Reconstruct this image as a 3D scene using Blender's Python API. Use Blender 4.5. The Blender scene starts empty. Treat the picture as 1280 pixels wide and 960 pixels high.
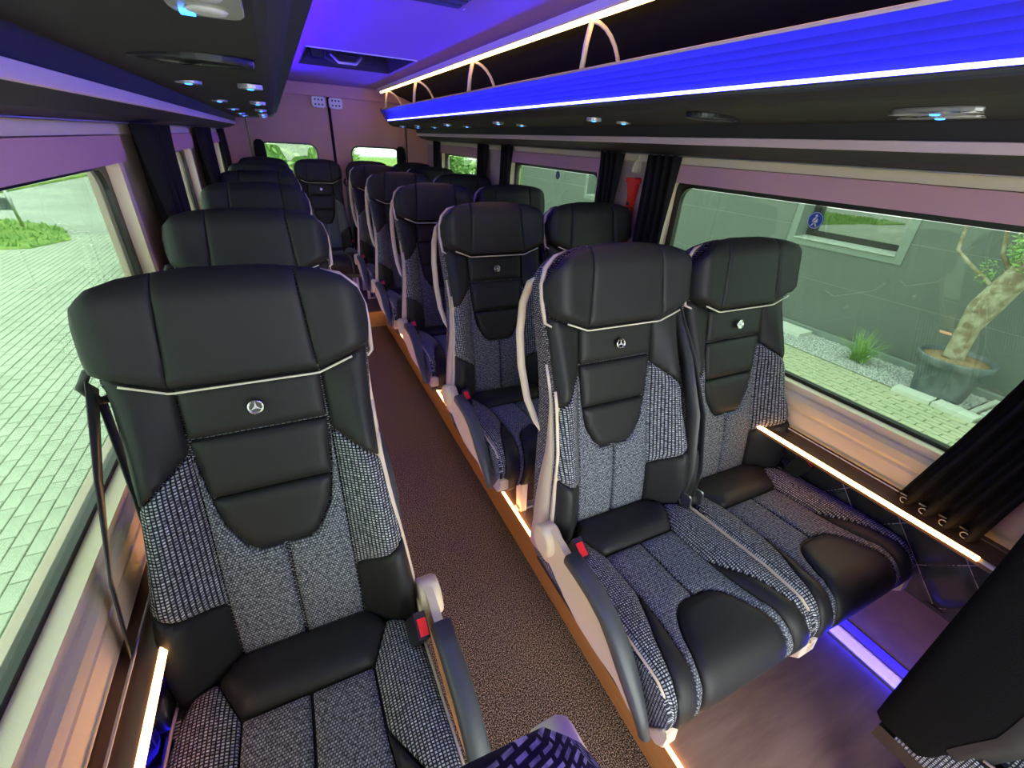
import bpy, bmesh, math, random
from mathutils import Vector, Matrix
random.seed(7)
R = math.radians
col = bpy.context.scene.collection
# ------------------------------------------------------------------ camera
CX, CZ = -0.504, 1.45
FPX = 545.0
cd = bpy.data.cameras.new('camera'); cam = bpy.data.objects.new('camera', cd); col.objects.link(cam)
cd.sensor_fit = 'HORIZONTAL'; cd.sensor_width = 36.0; cd.lens = FPX / 1280 * 36.0; cd.clip_start = 0.01; cd.clip_end = 300
cam.matrix_world = Matrix(((0.90020822, 0.16601971, -0.40257001, CX),
                           (-0.4322741, 0.45231329, -0.78009729, 0.0),
                           (0.05257624, 0.87627059, 0.47894217, CZ), (0, 0, 0, 1)))
bpy.context.scene.camera = cam
# ------------------------------------------------------------------ sky, exposure
w = bpy.data.worlds.new('sky'); bpy.context.scene.world = w; w.use_nodes = True
bg = w.node_tree.nodes['Background']; bg.inputs[0].default_value = (0.93, 1.0, 0.95, 1); bg.inputs[1].default_value = 9.0
vs = bpy.context.scene.view_settings
vs.view_transform = 'Standard'; vs.look = 'None'; vs.gamma = 1.0; vs.exposure = 0.0; vs.use_curve_mapping = False
WARM = (1.0, 0.50, 0.17); BLUE = (0.035, 0.02, 1.0)
P_WARM, P_BLUE, P_CEIL = 13.0, 125.0, 12.0

# ------------------------------------------------------------------ materials
M = {}
def mat(name, color, rough=0.5, metal=0.0, noise=None, bump=None, emit=None, spec=None, color2=None, coat=None):
    m = bpy.data.materials.new(name); m.use_nodes = True; nt = m.node_tree; b = nt.nodes['Principled BSDF']
    b.inputs['Base Color'].default_value = (*color, 1); b.inputs['Roughness'].default_value = rough; b.inputs['Metallic'].default_value = metal
    if spec is not None: b.inputs['Specular IOR Level'].default_value = spec
    if coat: b.inputs['Coat Weight'].default_value = coat
    tc = None
    if noise or bump: tc = nt.nodes.new('ShaderNodeTexCoord')
    if noise:
        n = nt.nodes.new('ShaderNodeTexNoise'); n.inputs['Scale'].default_value = noise[0]; n.inputs['Detail'].default_value = 5
        nt.links.new(tc.outputs['Object'], n.inputs['Vector'])
        r = nt.nodes.new('ShaderNodeValToRGB'); r.color_ramp.elements[0].position = noise[1]; r.color_ramp.elements[1].position = noise[2]
        r.color_ramp.elements[0].color = (*color, 1); r.color_ramp.elements[1].color = (*color2, 1)
        nt.links.new(n.outputs['Fac'], r.inputs[0]); nt.links.new(r.outputs[0], b.inputs['Base Color'])
    if bump:
        n = nt.nodes.new('ShaderNodeTexNoise'); n.inputs['Scale'].default_value = bump[0]; n.inputs['Detail'].default_value = 3
        nt.links.new(tc.outputs['Object'], n.inputs['Vector'])
        bp = nt.nodes.new('ShaderNodeBump'); bp.inputs['Strength'].default_value = bump[1]; bp.inputs['Distance'].default_value = 0.002
        nt.links.new(n.outputs['Fac'], bp.inputs['Height']); nt.links.new(bp.outputs[0], b.inputs['Normal'])
    if emit:
        b.inputs['Emission Color'].default_value = (*emit[0], 1); b.inputs['Emission Strength'].default_value = emit[1]
    M[name] = m; return m
mat('leather', (0.018, 0.019, 0.019), 0.5, bump=(900, 0.12), spec=0.28)
mat('black_plastic', (0.015, 0.015, 0.017), 0.35)
mat('black_felt', (0.016, 0.015, 0.016), 0.95, bump=(700, 0.5), spec=0.2)
mat('rack_felt', (0.05, 0.05, 0.046), 0.8, bump=(600, 0.4), spec=0.2)
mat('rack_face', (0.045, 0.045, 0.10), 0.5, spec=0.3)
mat('cove_dark', (0.03, 0.027, 0.035), 0.6)
mat('beige_plastic', (0.76, 0.64, 0.46), 0.42)
mat('beige_trim', (0.84, 0.72, 0.52), 0.6, bump=(500, 0.15))
mat('beige_wall', (0.62, 0.48, 0.42), 0.75, bump=(500, 0.3))
mat('shade_fabric', (0.66, 0.38, 0.42), 0.85, bump=(800, 0.3))
mat('mauve_panel', (0.62, 0.36, 0.31), 0.75, bump=(400, 0.3))
mat('ceiling_felt_blue_wash', (0.29, 0.16, 0.36), 0.85, bump=(600, 0.3))  # beige felt, with part of the blue light wash put into its colour
mat('stripe_grey', (0.80, 0.60, 0.75), 0.5)
mat('piping_cream', (0.75, 0.70, 0.55), 0.35)
mat('piping_beige', (0.66, 0.55, 0.42), 0.5)
mat('chrome', (0.75, 0.74, 0.72), 0.18, 1.0)
mat('steel', (0.55, 0.56, 0.58), 0.35, 1.0)
mat('alu', (0.62, 0.60, 0.62), 0.35, 0.6)
mat('armrest_rubber', (0.055, 0.062, 0.066), 0.45)
mat('belt_web', (0.035, 0.036, 0.036), 0.38, bump=(900, 0.2))
mat('red_plastic', (0.75, 0.02, 0.012), 0.35)
mat('ledge_brown', (0.10, 0.06, 0.04), 0.3)
mat('black_pile', (0.006, 0.006, 0.006), 0.95, spec=0.08, bump=(500, 0.6))
mat('curtain_black', (0.010, 0.010, 0.012), 0.85, spec=0.2, bump=(300, 0.4))
mat('white_plastic', (0.75, 0.74, 0.74), 0.4)
mat('lens_grey', (0.5, 0.52, 0.50), 0.25)
mat('kick_blue_glow', (0.12, 0.08, 0.40), 0.4)  # blue glow of the foot light put into the band's colour
mat('frit_black', (0.006, 0.006, 0.007), 0.3)
mat('carpet', (0.014, 0.009, 0.007), 0.95, noise=(300, 0.47, 0.66), color2=(0.52, 0.40, 0.31), bump=(350, 1.0), spec=0.15)
mat('warm_led', (0.08, 0.07, 0.05), 0.4, emit=(WARM, P_WARM))
mat('aisle_led', (0.08, 0.07, 0.05), 0.4, emit=(WARM, 22.0))
mat('ceiling_led', (0.04, 0.03, 0.02), 0.4, emit=((1.0, 0.56, 0.20), P_CEIL))
mat('blue_led', (0.5, 0.5, 0.9), 0.4, emit=((0.02, 0.02, 1.0), P_BLUE))
mat('under_led', (0.5, 0.5, 0.9), 0.4, emit=((0.08, 0.02, 1.0), 4.5))
mat('added_wash_led', (0.5, 0.5, 0.9), 0.4, emit=((0.045, 0.012, 1.0), 400.0))  # added unseen emitter behind the left rack rim, turns the ceiling blue
mat('foot_led', (0.5, 0.5, 0.9), 0.4, emit=((0.014, 0.009, 1.0), 34.0))
mat('button_led', (0.1, 0.3, 0.9), 0.4, emit=((0.03, 0.22, 1.0), 6.0))
mat('paver_left', (0.42, 0.46, 0.38), 0.85, noise=(2.3, 0.35, 0.7), color2=(0.52, 0.55, 0.46), bump=(120, 0.5))
mat('paver_right', (0.38, 0.42, 0.28), 0.9, noise=(3, 0.35, 0.7), color2=(0.46, 0.46, 0.32), bump=(120, 0.5))
mat('joint_sand', (0.34, 0.37, 0.28), 0.95)
mat('joint_dark', (0.15, 0.16, 0.10), 0.95)
mat('asphalt', (0.36, 0.38, 0.34), 0.95, noise=(0.7, 0.35, 0.7), color2=(0.46, 0.49, 0.42), bump=(60, 0.8))
mat('lawn', (0.12, 0.22, 0.03), 0.95, noise=(1.5, 0.35, 0.65), color2=(0.30, 0.42, 0.09), bump=(40, 1.0))
mat('gravel', (0.20, 0.22, 0.22), 0.9, noise=(45, 0.38, 0.6), color2=(0.56, 0.58, 0.56), bump=(50, 1.0))
mat('siding', (0.115, 0.135, 0.125), 0.7, noise=(1.2, 0.3, 0.7), color2=(0.135, 0.155, 0.142), bump=(90, 0.3))
mat('house_frame', (0.20, 0.24, 0.22), 0.5)
mat('pot_plastic', (0.085, 0.11, 0.12), 0.6, noise=(9, 0.4, 0.65), color2=(0.15, 0.18, 0.19))
mat('joint_light', (0.40, 0.44, 0.41), 0.8)
mat('soil', (0.20, 0.13, 0.07), 1.0, noise=(40, 0.35, 0.7), color2=(0.38, 0.28, 0.16), bump=(60, 1.0))
mat('bark', (0.40, 0.37, 0.28), 0.9, noise=(11, 0.42, 0.6), color2=(0.22, 0.17, 0.11), bump=(35, 1.0))
mat('leaf', (0.17, 0.34, 0.08), 0.6, noise=(6, 0.35, 0.65), color2=(0.36, 0.54, 0.18))
mat('leaf_dark', (0.10, 0.22, 0.05), 0.7, noise=(3, 0.35, 0.65), color2=(0.26, 0.44, 0.13))
mat('stone_white', (0.55, 0.58, 0.52), 0.8, bump=(70, 0.4))
mat('grate_wood', (0.12, 0.10, 0.08), 0.85)
mat('sticker_blue', (0.01, 0.06, 0.38), 0.4)
mat('room_dark', (0.03, 0.035, 0.035), 0.8)
mat('gold_cloth', (0.45, 0.38, 0.28), 0.6)

def fabric(name, bw, rh, mortar, off, c1, c2, cm):
    m = bpy.data.materials.new(name); m.use_nodes = True; nt = m.node_tree; b = nt.nodes['Principled BSDF']
    b.inputs['Roughness'].default_value = 0.85; b.inputs['Specular IOR Level'].default_value = 0.25
    uv = nt.nodes.new('ShaderNodeUVMap'); uv.uv_map = 'UVMap'
    br = nt.nodes.new('ShaderNodeTexBrick'); br.offset = off; br.squash = 1
    br.inputs['Scale'].default_value = 1.0; br.inputs['Brick Width'].default_value = bw; br.inputs['Row Height'].default_value = rh
    br.inputs['Mortar Size'].default_value = mortar; br.inputs['Mortar Smooth'].default_value = 0.15; br.inputs['Bias'].default_value = -0.1
    br.inputs['Color1'].default_value = (*c1, 1); br.inputs['Color2'].default_value = (*c2, 1); br.inputs['Mortar'].default_value = (*cm, 1)
    nt.links.new(uv.outputs[0], br.inputs['Vector'])
    n = nt.nodes.new('ShaderNodeTexNoise'); n.inputs['Scale'].default_value = 160; n.inputs['Detail'].default_value = 1
    nt.links.new(uv.outputs[0], n.inputs['Vector'])
    r = nt.nodes.new('ShaderNodeValToRGB'); r.color_ramp.elements[0].position = 0.36; r.color_ramp.elements[1].position = 0.58
    r.color_ramp.elements[0].color = (0.35, 0.35, 0.38, 1); r.color_ramp.elements[1].color = (1, 1, 1, 1)
    nt.links.new(n.outputs['Fac'], r.inputs[0])
    mx = nt.nodes.new('ShaderNodeMix'); mx.data_type = 'RGBA'; mx.blend_type = 'MULTIPLY'; mx.inputs[0].default_value = 1
    nt.links.new(br.outputs['Color'], mx.inputs[6]); nt.links.new(r.outputs[0], mx.inputs[7]); nt.links.new(mx.outputs[2], b.inputs['Base Color'])
    bp = nt.nodes.new('ShaderNodeBump'); bp.inputs['Strength'].default_value = 0.5; bp.inputs['Distance'].default_value = 0.001; bp.invert = True
    nt.links.new(br.outputs['Fac'], bp.inputs['Height']); nt.links.new(bp.outputs[0], b.inputs['Normal'])
    M[name] = m
fabric('fabric', 0.0062, 0.0054, 0.0013, 0.0, (0.62, 0.65, 0.68), (0.36, 0.38, 0.42), (0.022, 0.025, 0.036))
fabric('fabric_centre', 0.0054, 0.0050, 0.0010, 0.5, (0.40, 0.43, 0.46), (0.24, 0.26, 0.29), (0.06, 0.068, 0.085))
fabric('fabric_back', 0.0095, 0.0046, 0.0014, 0.5, (0.70, 0.70, 0.70), (0.30, 0.28, 0.30), (0.018, 0.014, 0.024))

def wood(name, c1, c2, scale, rough, axis='Y'):
    m = bpy.data.materials.new(name); m.use_nodes = True; nt = m.node_tree; b = nt.nodes['Principled BSDF']
    b.inputs['Roughness'].default_value = rough
    tc = nt.nodes.new('ShaderNodeTexCoord'); mp = nt.nodes.new('ShaderNodeMapping')
    mp.inputs['Scale'].default_value = scale
    n = nt.nodes.new('ShaderNodeTexNoise'); n.inputs['Scale'].default_value = 1.0; n.inputs['Detail'].default_value = 6; n.inputs['Roughness'].default_value = 0.6
    nt.links.new(tc.outputs['Object'], mp.inputs[0]); nt.links.new(mp.outputs[0], n.inputs['Vector'])
    r = nt.nodes.new('ShaderNodeValToRGB'); r.color_ramp.elements[0].position = 0.3; r.color_ramp.elements[1].position = 0.7
    r.color_ramp.elements[0].color = (*c1, 1); r.color_ramp.elements[1].color = (*c2, 1)
    nt.links.new(n.outputs['Fac'], r.inputs[0]); nt.links.new(r.outputs[0], b.inputs['Base Color'])
    M[name] = m
wood('riser_wood', (0.40, 0.19, 0.07), (0.52, 0.27, 0.11), (30, 1.5, 30), 0.4)
wood('vinyl_wood', (0.16, 0.095, 0.075), (0.30, 0.19, 0.15), (3, 22, 3), 0.38)
wood('wall_wood', (0.13, 0.075, 0.065), (0.20, 0.12, 0.10), (3, 12, 12), 0.45)

# quilted leather: colour of the stitch lines only
def quilt_mat():
    m = bpy.data.materials.new('quilt'); m.use_nodes = True; nt = m.node_tree; b = nt.nodes['Principled BSDF']
    b.inputs['Base Color'].default_value = (0.035, 0.033, 0.04, 1); b.inputs['Roughness'].default_value = 0.45; M['quilt'] = m
quilt_mat()
def glass_mat(name, tint, refl=1.0, base=0.035):
    m = bpy.data.materials.new(name); m.use_nodes = True; nt = m.node_tree
    for n in list(nt.nodes):
        if n.type == 'BSDF_PRINCIPLED': nt.nodes.remove(n)
    out = [n for n in nt.nodes if n.type == 'OUTPUT_MATERIAL'][0]
    tr = nt.nodes.new('ShaderNodeBsdfTransparent'); tr.inputs[0].default_value = (*tint, 1)
    gl = nt.nodes.new('ShaderNodeBsdfGlossy'); gl.inputs['Roughness'].default_value = 0.0; gl.inputs[0].default_value = (refl, refl, refl, 1)
    lw = nt.nodes.new('ShaderNodeLayerWeight'); lw.inputs[0].default_value = 0.5
    pw = nt.nodes.new('ShaderNodeMath'); pw.operation = 'POWER'; pw.inputs[1].default_value = 5.0; nt.links.new(lw.outputs['Facing'], pw.inputs[0])
    fr = nt.nodes.new('ShaderNodeMath'); fr.operation = 'MULTIPLY_ADD'; fr.inputs[1].default_value = 0.96; fr.inputs[2].default_value = base; nt.links.new(pw.outputs[0], fr.inputs[0])
    mx = nt.nodes.new('ShaderNodeMixShader')
    nt.links.new(fr.outputs[0], mx.inputs[0]); nt.links.new(tr.outputs[0], mx.inputs[1]); nt.links.new(gl.outputs[0], mx.inputs[2]); nt.links.new(mx.outputs[0], out.inputs[0])
    M[name] = m
glass_mat('bus_glass', (0.46, 0.53, 0.47))
glass_mat('house_glass', (0.30, 0.34, 0.32), 1.0, 0.30)

# ------------------------------------------------------------------ helpers
def tag(o, label=None, cat=None, group=None, kind=None):
    if label: o['label'] = label
    if cat: o['category'] = cat
    if group: o['group'] = group
    if kind: o['kind'] = kind
    return o
def thing(name, label, cat, loc=(0, 0, 0), group=None, kind=None):
    o = bpy.data.objects.new(name, None); col.objects.link(o); o.location = loc; o.empty_display_size = 0.05
    return tag(o, label, cat, group, kind)
def wloc(o):
    v = Vector((0, 0, 0))
    while o is not None: v = v + o.location; o = o.parent
    return v
class MB:
    def __init__(s): s.bm = bmesh.new(); s.uv = s.bm.loops.layers.uv.new('UVMap')
    def add(s, verts, faces, uvs=None):
        vs_ = [s.bm.verts.new(v) for v in verts]
        for f in faces:
            try: fc = s.bm.faces.new([vs_[i] for i in f])
            except ValueError: continue
            fc.smooth = True
            if uvs:
                for l, i in zip(fc.loops, f): l[s.uv].uv = uvs[i]
        return s
    def box(s, x0, x1, y0, y1, z0, z1):
        v = [(x0, y0, z0), (x1, y0, z0), (x1, y1, z0), (x0, y1, z0), (x0, y0, z1), (x1, y0, z1), (x1, y1, z1), (x0, y1, z1)]
        vs_ = [s.bm.verts.new(p) for p in v]
        for f in ((0, 3, 2, 1), (4, 5, 6, 7), (0, 1, 5, 4), (1, 2, 6, 5), (2, 3, 7, 6), (3, 0, 4, 7)): s.bm.faces.new([vs_[i] for i in f])
        return s
    def tube(s, pts, r, n=8, closed=False, flat=None):
        pts = [Vector(p) for p in pts]; N = len(pts); rings = []
        up = None
        for i, p in enumerate(pts):
            a = pts[i - 1] if (i > 0 or closed) else p; b = pts[(i + 1) % N] if (i < N - 1 or closed) else p
            t = (b - a).normalized()
            if up is None:
                up = Vector((0, 0, 1)) if abs(t.z) < 0.9 else Vector((1, 0, 0))
            e1 = (up - t * up.dot(t)).normalized(); e2 = t.cross(e1); up = e1
            rr = r[i] if isinstance(r, (list, tuple)) else r
            k2 = flat if flat else 1.0
            rings.append([s.bm.verts.new(p + e1 * rr * math.cos(q * 2 * math.pi / n) + e2 * rr * k2 * math.sin(q * 2 * math.pi / n)) for q in range(n)])
        m = N if closed else N - 1
        for i in range(m):
            A, B = rings[i], rings[(i + 1) % N]
            for q in range(n):
                f = s.bm.faces.new((A[q], A[(q + 1) % n], B[(q + 1) % n], B[q])); f.smooth = True
        if not closed:
            s.bm.faces.new(rings[0][::-1]); s.bm.faces.new(rings[-1])
        return s
    def ribbon(s, pts, dirs, wd, th=0.0015):
        pts = [Vector(p) for p in pts]; rings = []
        for i, p in enumerate(pts):
            a = pts[max(i - 1, 0)]; b = pts[min(i + 1, len(pts) - 1)]; t = (b - a).normalized()
            d = Vector(dirs[i] if isinstance(dirs, list) else dirs); d = (d - t * d.dot(t)).normalized(); nn = t.cross(d)
            ww = wd[i] if isinstance(wd, list) else wd
            rings.append([s.bm.verts.new(p + d * sx * ww / 2 + nn * sy * th / 2) for sx, sy in ((-1, -1), (1, -1), (1, 1), (-1, 1))])
        for A, B in zip(rings, rings[1:]):
            for q in range(4): s.bm.faces.new((A[q], A[(q + 1) % 4], B[(q + 1) % 4], B[q])).smooth = True
        s.bm.faces.new(rings[0][::-1]); s.bm.faces.new(rings[-1]); return s
    def prism(s, poly, a0, a1, axis='x', hole=None):
        """poly: 2D pts. axis x -> (y,z); y -> (x,z); z -> (x,y)."""
        def P(p, a): return {'x': (a, p[0], p[1]), 'y': (p[0], a, p[1]), 'z': (p[0], p[1], a)}[axis]
        rings = []
        loops = [poly] + ([hole] if hole else [])
        for a in (a0, a1):
            es = []; lv = []
            for lp in loops:
                v = [s.bm.verts.new(P(p, a)) for p in lp]; lv.append(v)
                es += [s.bm.edges.new((v[i], v[(i + 1) % len(v)])) for i in range(len(v))]
            bmesh.ops.triangle_fill(s.bm, edges=es, use_beauty=True)
            rings.append(lv)
        for k in range(len(loops)):
            A, B = rings[0][k], rings[1][k]; n = len(A)
            for i in range(n): s.bm.faces.new((A[i], A[(i + 1) % n], B[(i + 1) % n], B[i]))
        return s
    def extrude_profile(s, prof, y0, y1, closed=True, smooth=False):
        A = [s.bm.verts.new((x, y0, z)) for x, z in prof]; B = [s.bm.verts.new((x, y1, z)) for x, z in prof]; n = len(prof)
        for i in range(n if closed else n - 1):
            f = s.bm.faces.new((A[i], A[(i + 1) % n], B[(i + 1) % n], B[i])); f.smooth = smooth
        if closed: s.bm.faces.new(A[::-1]); s.bm.faces.new(B)
        return s
    def lathe(s, prof, c=(0, 0, 0), n=24, M_=None):
        rings = []
        for r_, z in prof:
            ring = []
            for q in range(n):
                a = q * 2 * math.pi / n; v = Vector((r_ * math.cos(a), r_ * math.sin(a), z))
                if M_: v = M_ @ v
                ring.append(s.bm.verts.new(v + Vector(c)))
            rings.append(ring)
        for A, B in zip(rings, rings[1:]):
            for q in range(n): s.bm.faces.new((A[q], A[(q + 1) % n], B[(q + 1) % n], B[q])).smooth = True
        s.bm.faces.new(rings[0][::-1]); s.bm.faces.new(rings[-1]); return s
    def bevel(s, r, seg=2, ang=40):
        es = [e for e in s.bm.edges if len(e.link_faces) == 2 and e.calc_face_angle(0) > R(ang)]
        bmesh.ops.bevel(s.bm, geom=es, offset=r, segments=seg, affect='EDGES', profile=0.6, clamp_overlap=True); return s
    def build(s, name, m, parent=None, world=True, kind=None, label=None, fix=True):
        if fix: bmesh.ops.recalc_face_normals(s.bm, faces=s.bm.faces)
        me = bpy.data.meshes.new(name)
        if parent is not None and world:
            bmesh.ops.translate(s.bm, vec=-wloc(parent), verts=s.bm.verts)
        s.bm.to_mesh(me); s.bm.free(); me.materials.append(M[m])
        o = bpy.data.objects.new(name, me); col.objects.link(o)
        if parent is not None: o.parent = parent
        if kind: o['kind'] = kind
        if label: o['label'] = label
        return o
def rrect(x0, x1, y0, y1, r, n=5):
    pts = []
    for cx, cy, a0 in ((x1 - r, y1 - r, 0), (x0 + r, y1 - r, 90), (x0 + r, y0 + r, 180), (x1 - r, y0 + r, 270)):
        for k in range(n + 1):
            a = R(a0 + 90 * k / n); pts.append((cx + r * math.cos(a), cy + r * math.sin(a)))
    return pts
def copy_tree(o, parent=None):
    c = o.copy(); col.objects.link(c); c.parent = parent
    for ch in list(o.children): copy_tree(ch, c)
    return c
def lerp_tab(tab, x):
    if x <= tab[0][0]: return tab[0][1]
    for (a, fa), (b, fb) in zip(tab, tab[1:]):
        if x <= b: return fa + (fb - fa) * (x - a) / (b - a)
    return tab[-1][1]
def sm(x): x = max(0.0, min(1.0, x)); return x * x * (3 - 2 * x)
def q(x): x = max(0.0, min(1.0, x)); return math.sqrt(1 - (1 - x) ** 2)
def mirror(poly): return [(-a, b) for a, b in poly][::-1]

# ------------------------------------------------------------------ bus shell
Y0, Y1 = -1.35, 4.85
WX, PZ = 0.885, 0.133
EDGE_R, EDGE_L, STEP_Y = 0.136, -0.40, 3.72
fl = MB().box(EDGE_L, EDGE_R, Y0, STEP_Y, -0.03, 0.0).build('floor', 'carpet', kind='structure')
tag(fl, 'dark brown speckled carpet along the aisle')
def struct(name, mb, m, label=None, parent=None): return mb.build(name, m, parent, kind=None if parent else 'structure', label=label)
pr = struct('trim_1', MB().box(EDGE_R + 0.015, 0.90, Y0, Y1, -0.03, PZ), 'vinyl_wood', 'raised wood look platform under the double seats')
pl = struct('trim_2', MB().box(-0.90, EDGE_L - 0.015, Y0, Y1, -0.03, PZ), 'vinyl_wood', 'raised wood look platform under the single seats')
pb = struct('trim_3', MB().box(EDGE_L - 0.014, EDGE_R + 0.014, STEP_Y + 0.015, Y1, -0.03, PZ), 'vinyl_wood', 'raised rear platform closing the aisle')
struct('baseboard_right', MB().box(EDGE_R, EDGE_R + 0.015, Y0, STEP_Y, 0.0, PZ), 'riser_wood', 'orange brown wooden riser along the right of the aisle')
struct('baseboard_left', MB().box(EDGE_L - 0.015, EDGE_L, Y0, STEP_Y, 0.0, PZ), 'riser_wood', 'orange brown wooden riser along the left of the aisle')
struct('baseboard_rear', MB().box(EDGE_L - 0.014, EDGE_R + 0.014, STEP_Y, STEP_Y + 0.015, 0.0, PZ), 'riser_wood', 'orange brown step at the end of the aisle')
def led(name, label, pts, r, m, flat=None):
    o = MB().tube(pts, r, 8, flat=flat).build(name, m)
    return tag(o, label, 'light strip')
led('led_strip', 'warm glowing light strip along the platform edge right of the aisle', [(EDGE_R + 0.006, -1.2, PZ + 0.004), (EDGE_R + 0.006, STEP_Y, PZ + 0.004)], 0.0055, 'aisle_led')
led('led_strip', 'warm glowing light strip along the platform edge left of the aisle', [(EDGE_L - 0.006, -1.2, PZ + 0.004), (EDGE_L - 0.006, STEP_Y, PZ + 0.004)], 0.0055, 'aisle_led')

WIN = {1: [(-1.25, -0.05), (0.20, 1.42), (1.90, 2.88), (3.40, 4.35)], -1: [(-1.25, -0.75), (-0.55, 1.60), (2.05, 2.90), (3.40, 4.35)]}
GZ0, GZ1 = 0.825, 1.372
def side_wall(s):
    nm = 'right' if s > 0 else 'left'
    m = MB()
    rects = [(Y0, Y1, -0.03, GZ0 - 0.002), (Y0, Y1, GZ1 + 0.005, 1.90)]
    ys = [Y0] + [v for wv in WIN[s] for v in wv] + [Y1]
    for a, b in zip(ys[0::2], ys[1::2]):
        if b - a > 0.01: rects.append((a, b, GZ0 - 0.002, GZ1 + 0.005))
    for a, b, z0, z1 in rects: m.box(min(s * WX, s * 0.95), max(s * WX, s * 0.95), a, b, z0, z1)
    wl = struct('wall_' + nm, m, 'beige_wall', 'beige %s side wall of the minibus with window pillars' % nm)
    # lower lining: brown panel, quilted band, ledge, sill
    m = MB().box(min(s * 0.877, s * WX), max(s * 0.877, s * WX), Y0, 4.80, 0.20, 0.43); m.build('lower_panel', 'wall_wood', wl)
    MB().box(min(s * 0.874, s * WX), max(s * 0.874, s * WX), Y0, 4.80, PZ, 0.199).build('kick_band', 'kick_blue_glow', wl)
    # quilt height field
    n1, n2 = int((4.8 - Y0) / 0.0078), 28
    m = MB(); V = []; F = []
    for i in range(n1 + 1):
        y = Y0 + (4.8 - Y0) * i / n1
        for j in range(n2 + 1):
            z = 0.43 + 0.225 * j / n2
            a = ((y + .9 * (z - .43)) / .15) % 1; b = ((y - .9 * (z - .43)) / .15) % 1
            h = 0.012 * (min(a, 1 - a, 0.25) * 4 * min(b, 1 - b, 0.25) * 4) ** 0.5
            V.append((s * (0.880 - h), y, z))
    for i in range(n1):
        for j in range(n2): F.append((i * (n2 + 1) + j, (i + 1) * (n2 + 1) + j, (i + 1) * (n2 + 1) + j + 1, i * (n2 + 1) + j + 1))
    m.add(V, F); m.build('quilted_panel', 'quilt', wl)
    m = MB()
    for sg in (1, -1):
        for k in range(-10, 34):
            pts = [(s * 0.8772, k * .15 + sg * .9 * (z - .43), z) for z in (.438, .50, .58, .652)]
            if all(Y0 < p[1] < 4.78 for p in pts): m.tube(pts, 0.0011, 4)
    m.build('stitching', 'stripe_grey', wl)
    m = MB().box(min(s * 0.872, s * WX), max(s * 0.872, s * WX), Y0, 4.8, 0.424, 0.436); m.build('panel_trim', 'black_plastic', wl)
    # floor trim
    t = MB().extrude_profile([(s * 0.876, PZ), (s * 0.845, PZ), (s * 0.843, PZ + 0.006), (s * 0.862, PZ + 0.012), (s * 0.869, PZ + 0.03), (s * 0.876, PZ + 0.03)], Y0, 4.8)
    t.build('floor_trim', 'alu', wl)
    # ledge
    li = .79 if s > 0 else .813
    m = MB().extrude_profile([(s * li, 0.662), (s * li, 0.682), (s * 0.884, 0.686), (s * 0.884, 0.655), (s * (li + .01), 0.655)], Y0, 4.8); m.build('ledge', 'ledge_brown', wl)
    # sill lining between pillars
    prof = [(s * 0.884, 0.69), (s * 0.868, 0.69), (s * 0.862, 0.70), (s * 0.868, 0.745), (s * 0.874, 0.752), (s * 0.862, 0.765), (s * 0.862, 0.79), (s * 0.868, 0.803), (s * 0.90, 0.822), (s * 0.90, 0.69)]
    for k, (a, b) in enumerate(WIN[s]):
        m = MB().extrude_profile(prof, a - 0.03, b + 0.03); m.build('sill', 'beige_trim', wl)
    # header: beige strip
    m = MB().extrude_profile([(s * 0.884, 1.418), (s * 0.868, 1.422), (s * 0.866, 1.452), (s * 0.884, 1.456)], Y0, 4.78); m.build('header_trim', 'beige_trim', wl)
    # windows
    for k, (a, b) in enumerate(WIN[s]):
        n_ = (k + 1) if s > 0 else (k + 5)
        fr = MB().prism(rrect(a - 0.0, b + 0.0, GZ0, GZ1, 0.03), s * 0.905, s * 0.925, 'x', hole=rrect(a + 0.035, b - 0.035, GZ0 + 0.012, GZ1 - 0.028, 0.05))
        wn = fr.build('window_%d' % n_, 'frit_black', kind='structure')
        MB().box(min(s * 0.911, s * 0.915), max(s * 0.911, s * 0.915), a + 0.02, b - 0.02, GZ0 + 0.006, GZ1 - 0.03).build('pane', 'bus_glass', wn)
        MB().prism(rrect(a - 0.028, b + 0.028, GZ0 - 0.02, GZ1 + 0.04, 0.06), s * 0.874, s * 0.904, 'x', hole=rrect(a + 0.008, b - 0.008, GZ0 + 0.002, GZ1 + 0.01, 0.05)).build('window_frame', 'beige_trim', wn)
        sh = MB().box(min(s * 0.860, s * 0.872), max(s * 0.860, s * 0.872), a - 0.02, b + 0.02, 1.360, 1.420).build('roller_shade', 'shade_fabric', wn, label='pinkish rolled window shade')
    return wl
side_wall(1); side_wall(-1)
led('led_strip', 'warm glowing light strip on the ledge along the right wall', [(0.786, 0.135, 0.680), (0.786, 4.6, 0.680)], 0.0065, 'warm_led')
led('led_strip', 'warm glowing light strip on the ledge along the left wall', [(-0.809, -0.8, 0.680), (-0.809, 4.6, 0.680)], 0.0065, 'warm_led')
MBt = MB().tube([(0.786, 0.075, 0.680), (0.786, 0.134, 0.680)], 0.0055, 8).build('light_strip_end', 'white_plastic'); tag(MBt, 'unlit white end of the light strip on the right ledge', 'cable')
for s in (1, -1):
    led('blue_led_strip', 'blue light strip hidden below the %s ledge' % ('right' if s > 0 else 'left'), [(s * 0.868, Y0 + 0.2, 0.651), (s * 0.868, 4.5, 0.651)], 0.003, 'under_led')
    fl_ = MB().extrude_profile([(s * 0.868, PZ + .007), (s * 0.845, PZ + .007), (s * 0.849, PZ + 0.016), (s * 0.868, PZ + 0.026)], Y0 + 0.2, 4.6).build('light_profile', 'foot_led')
    tag(fl_, 'blue glowing light profile at the foot of the %s wall' % ('right' if s > 0 else 'left'), 'light strip')

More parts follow.
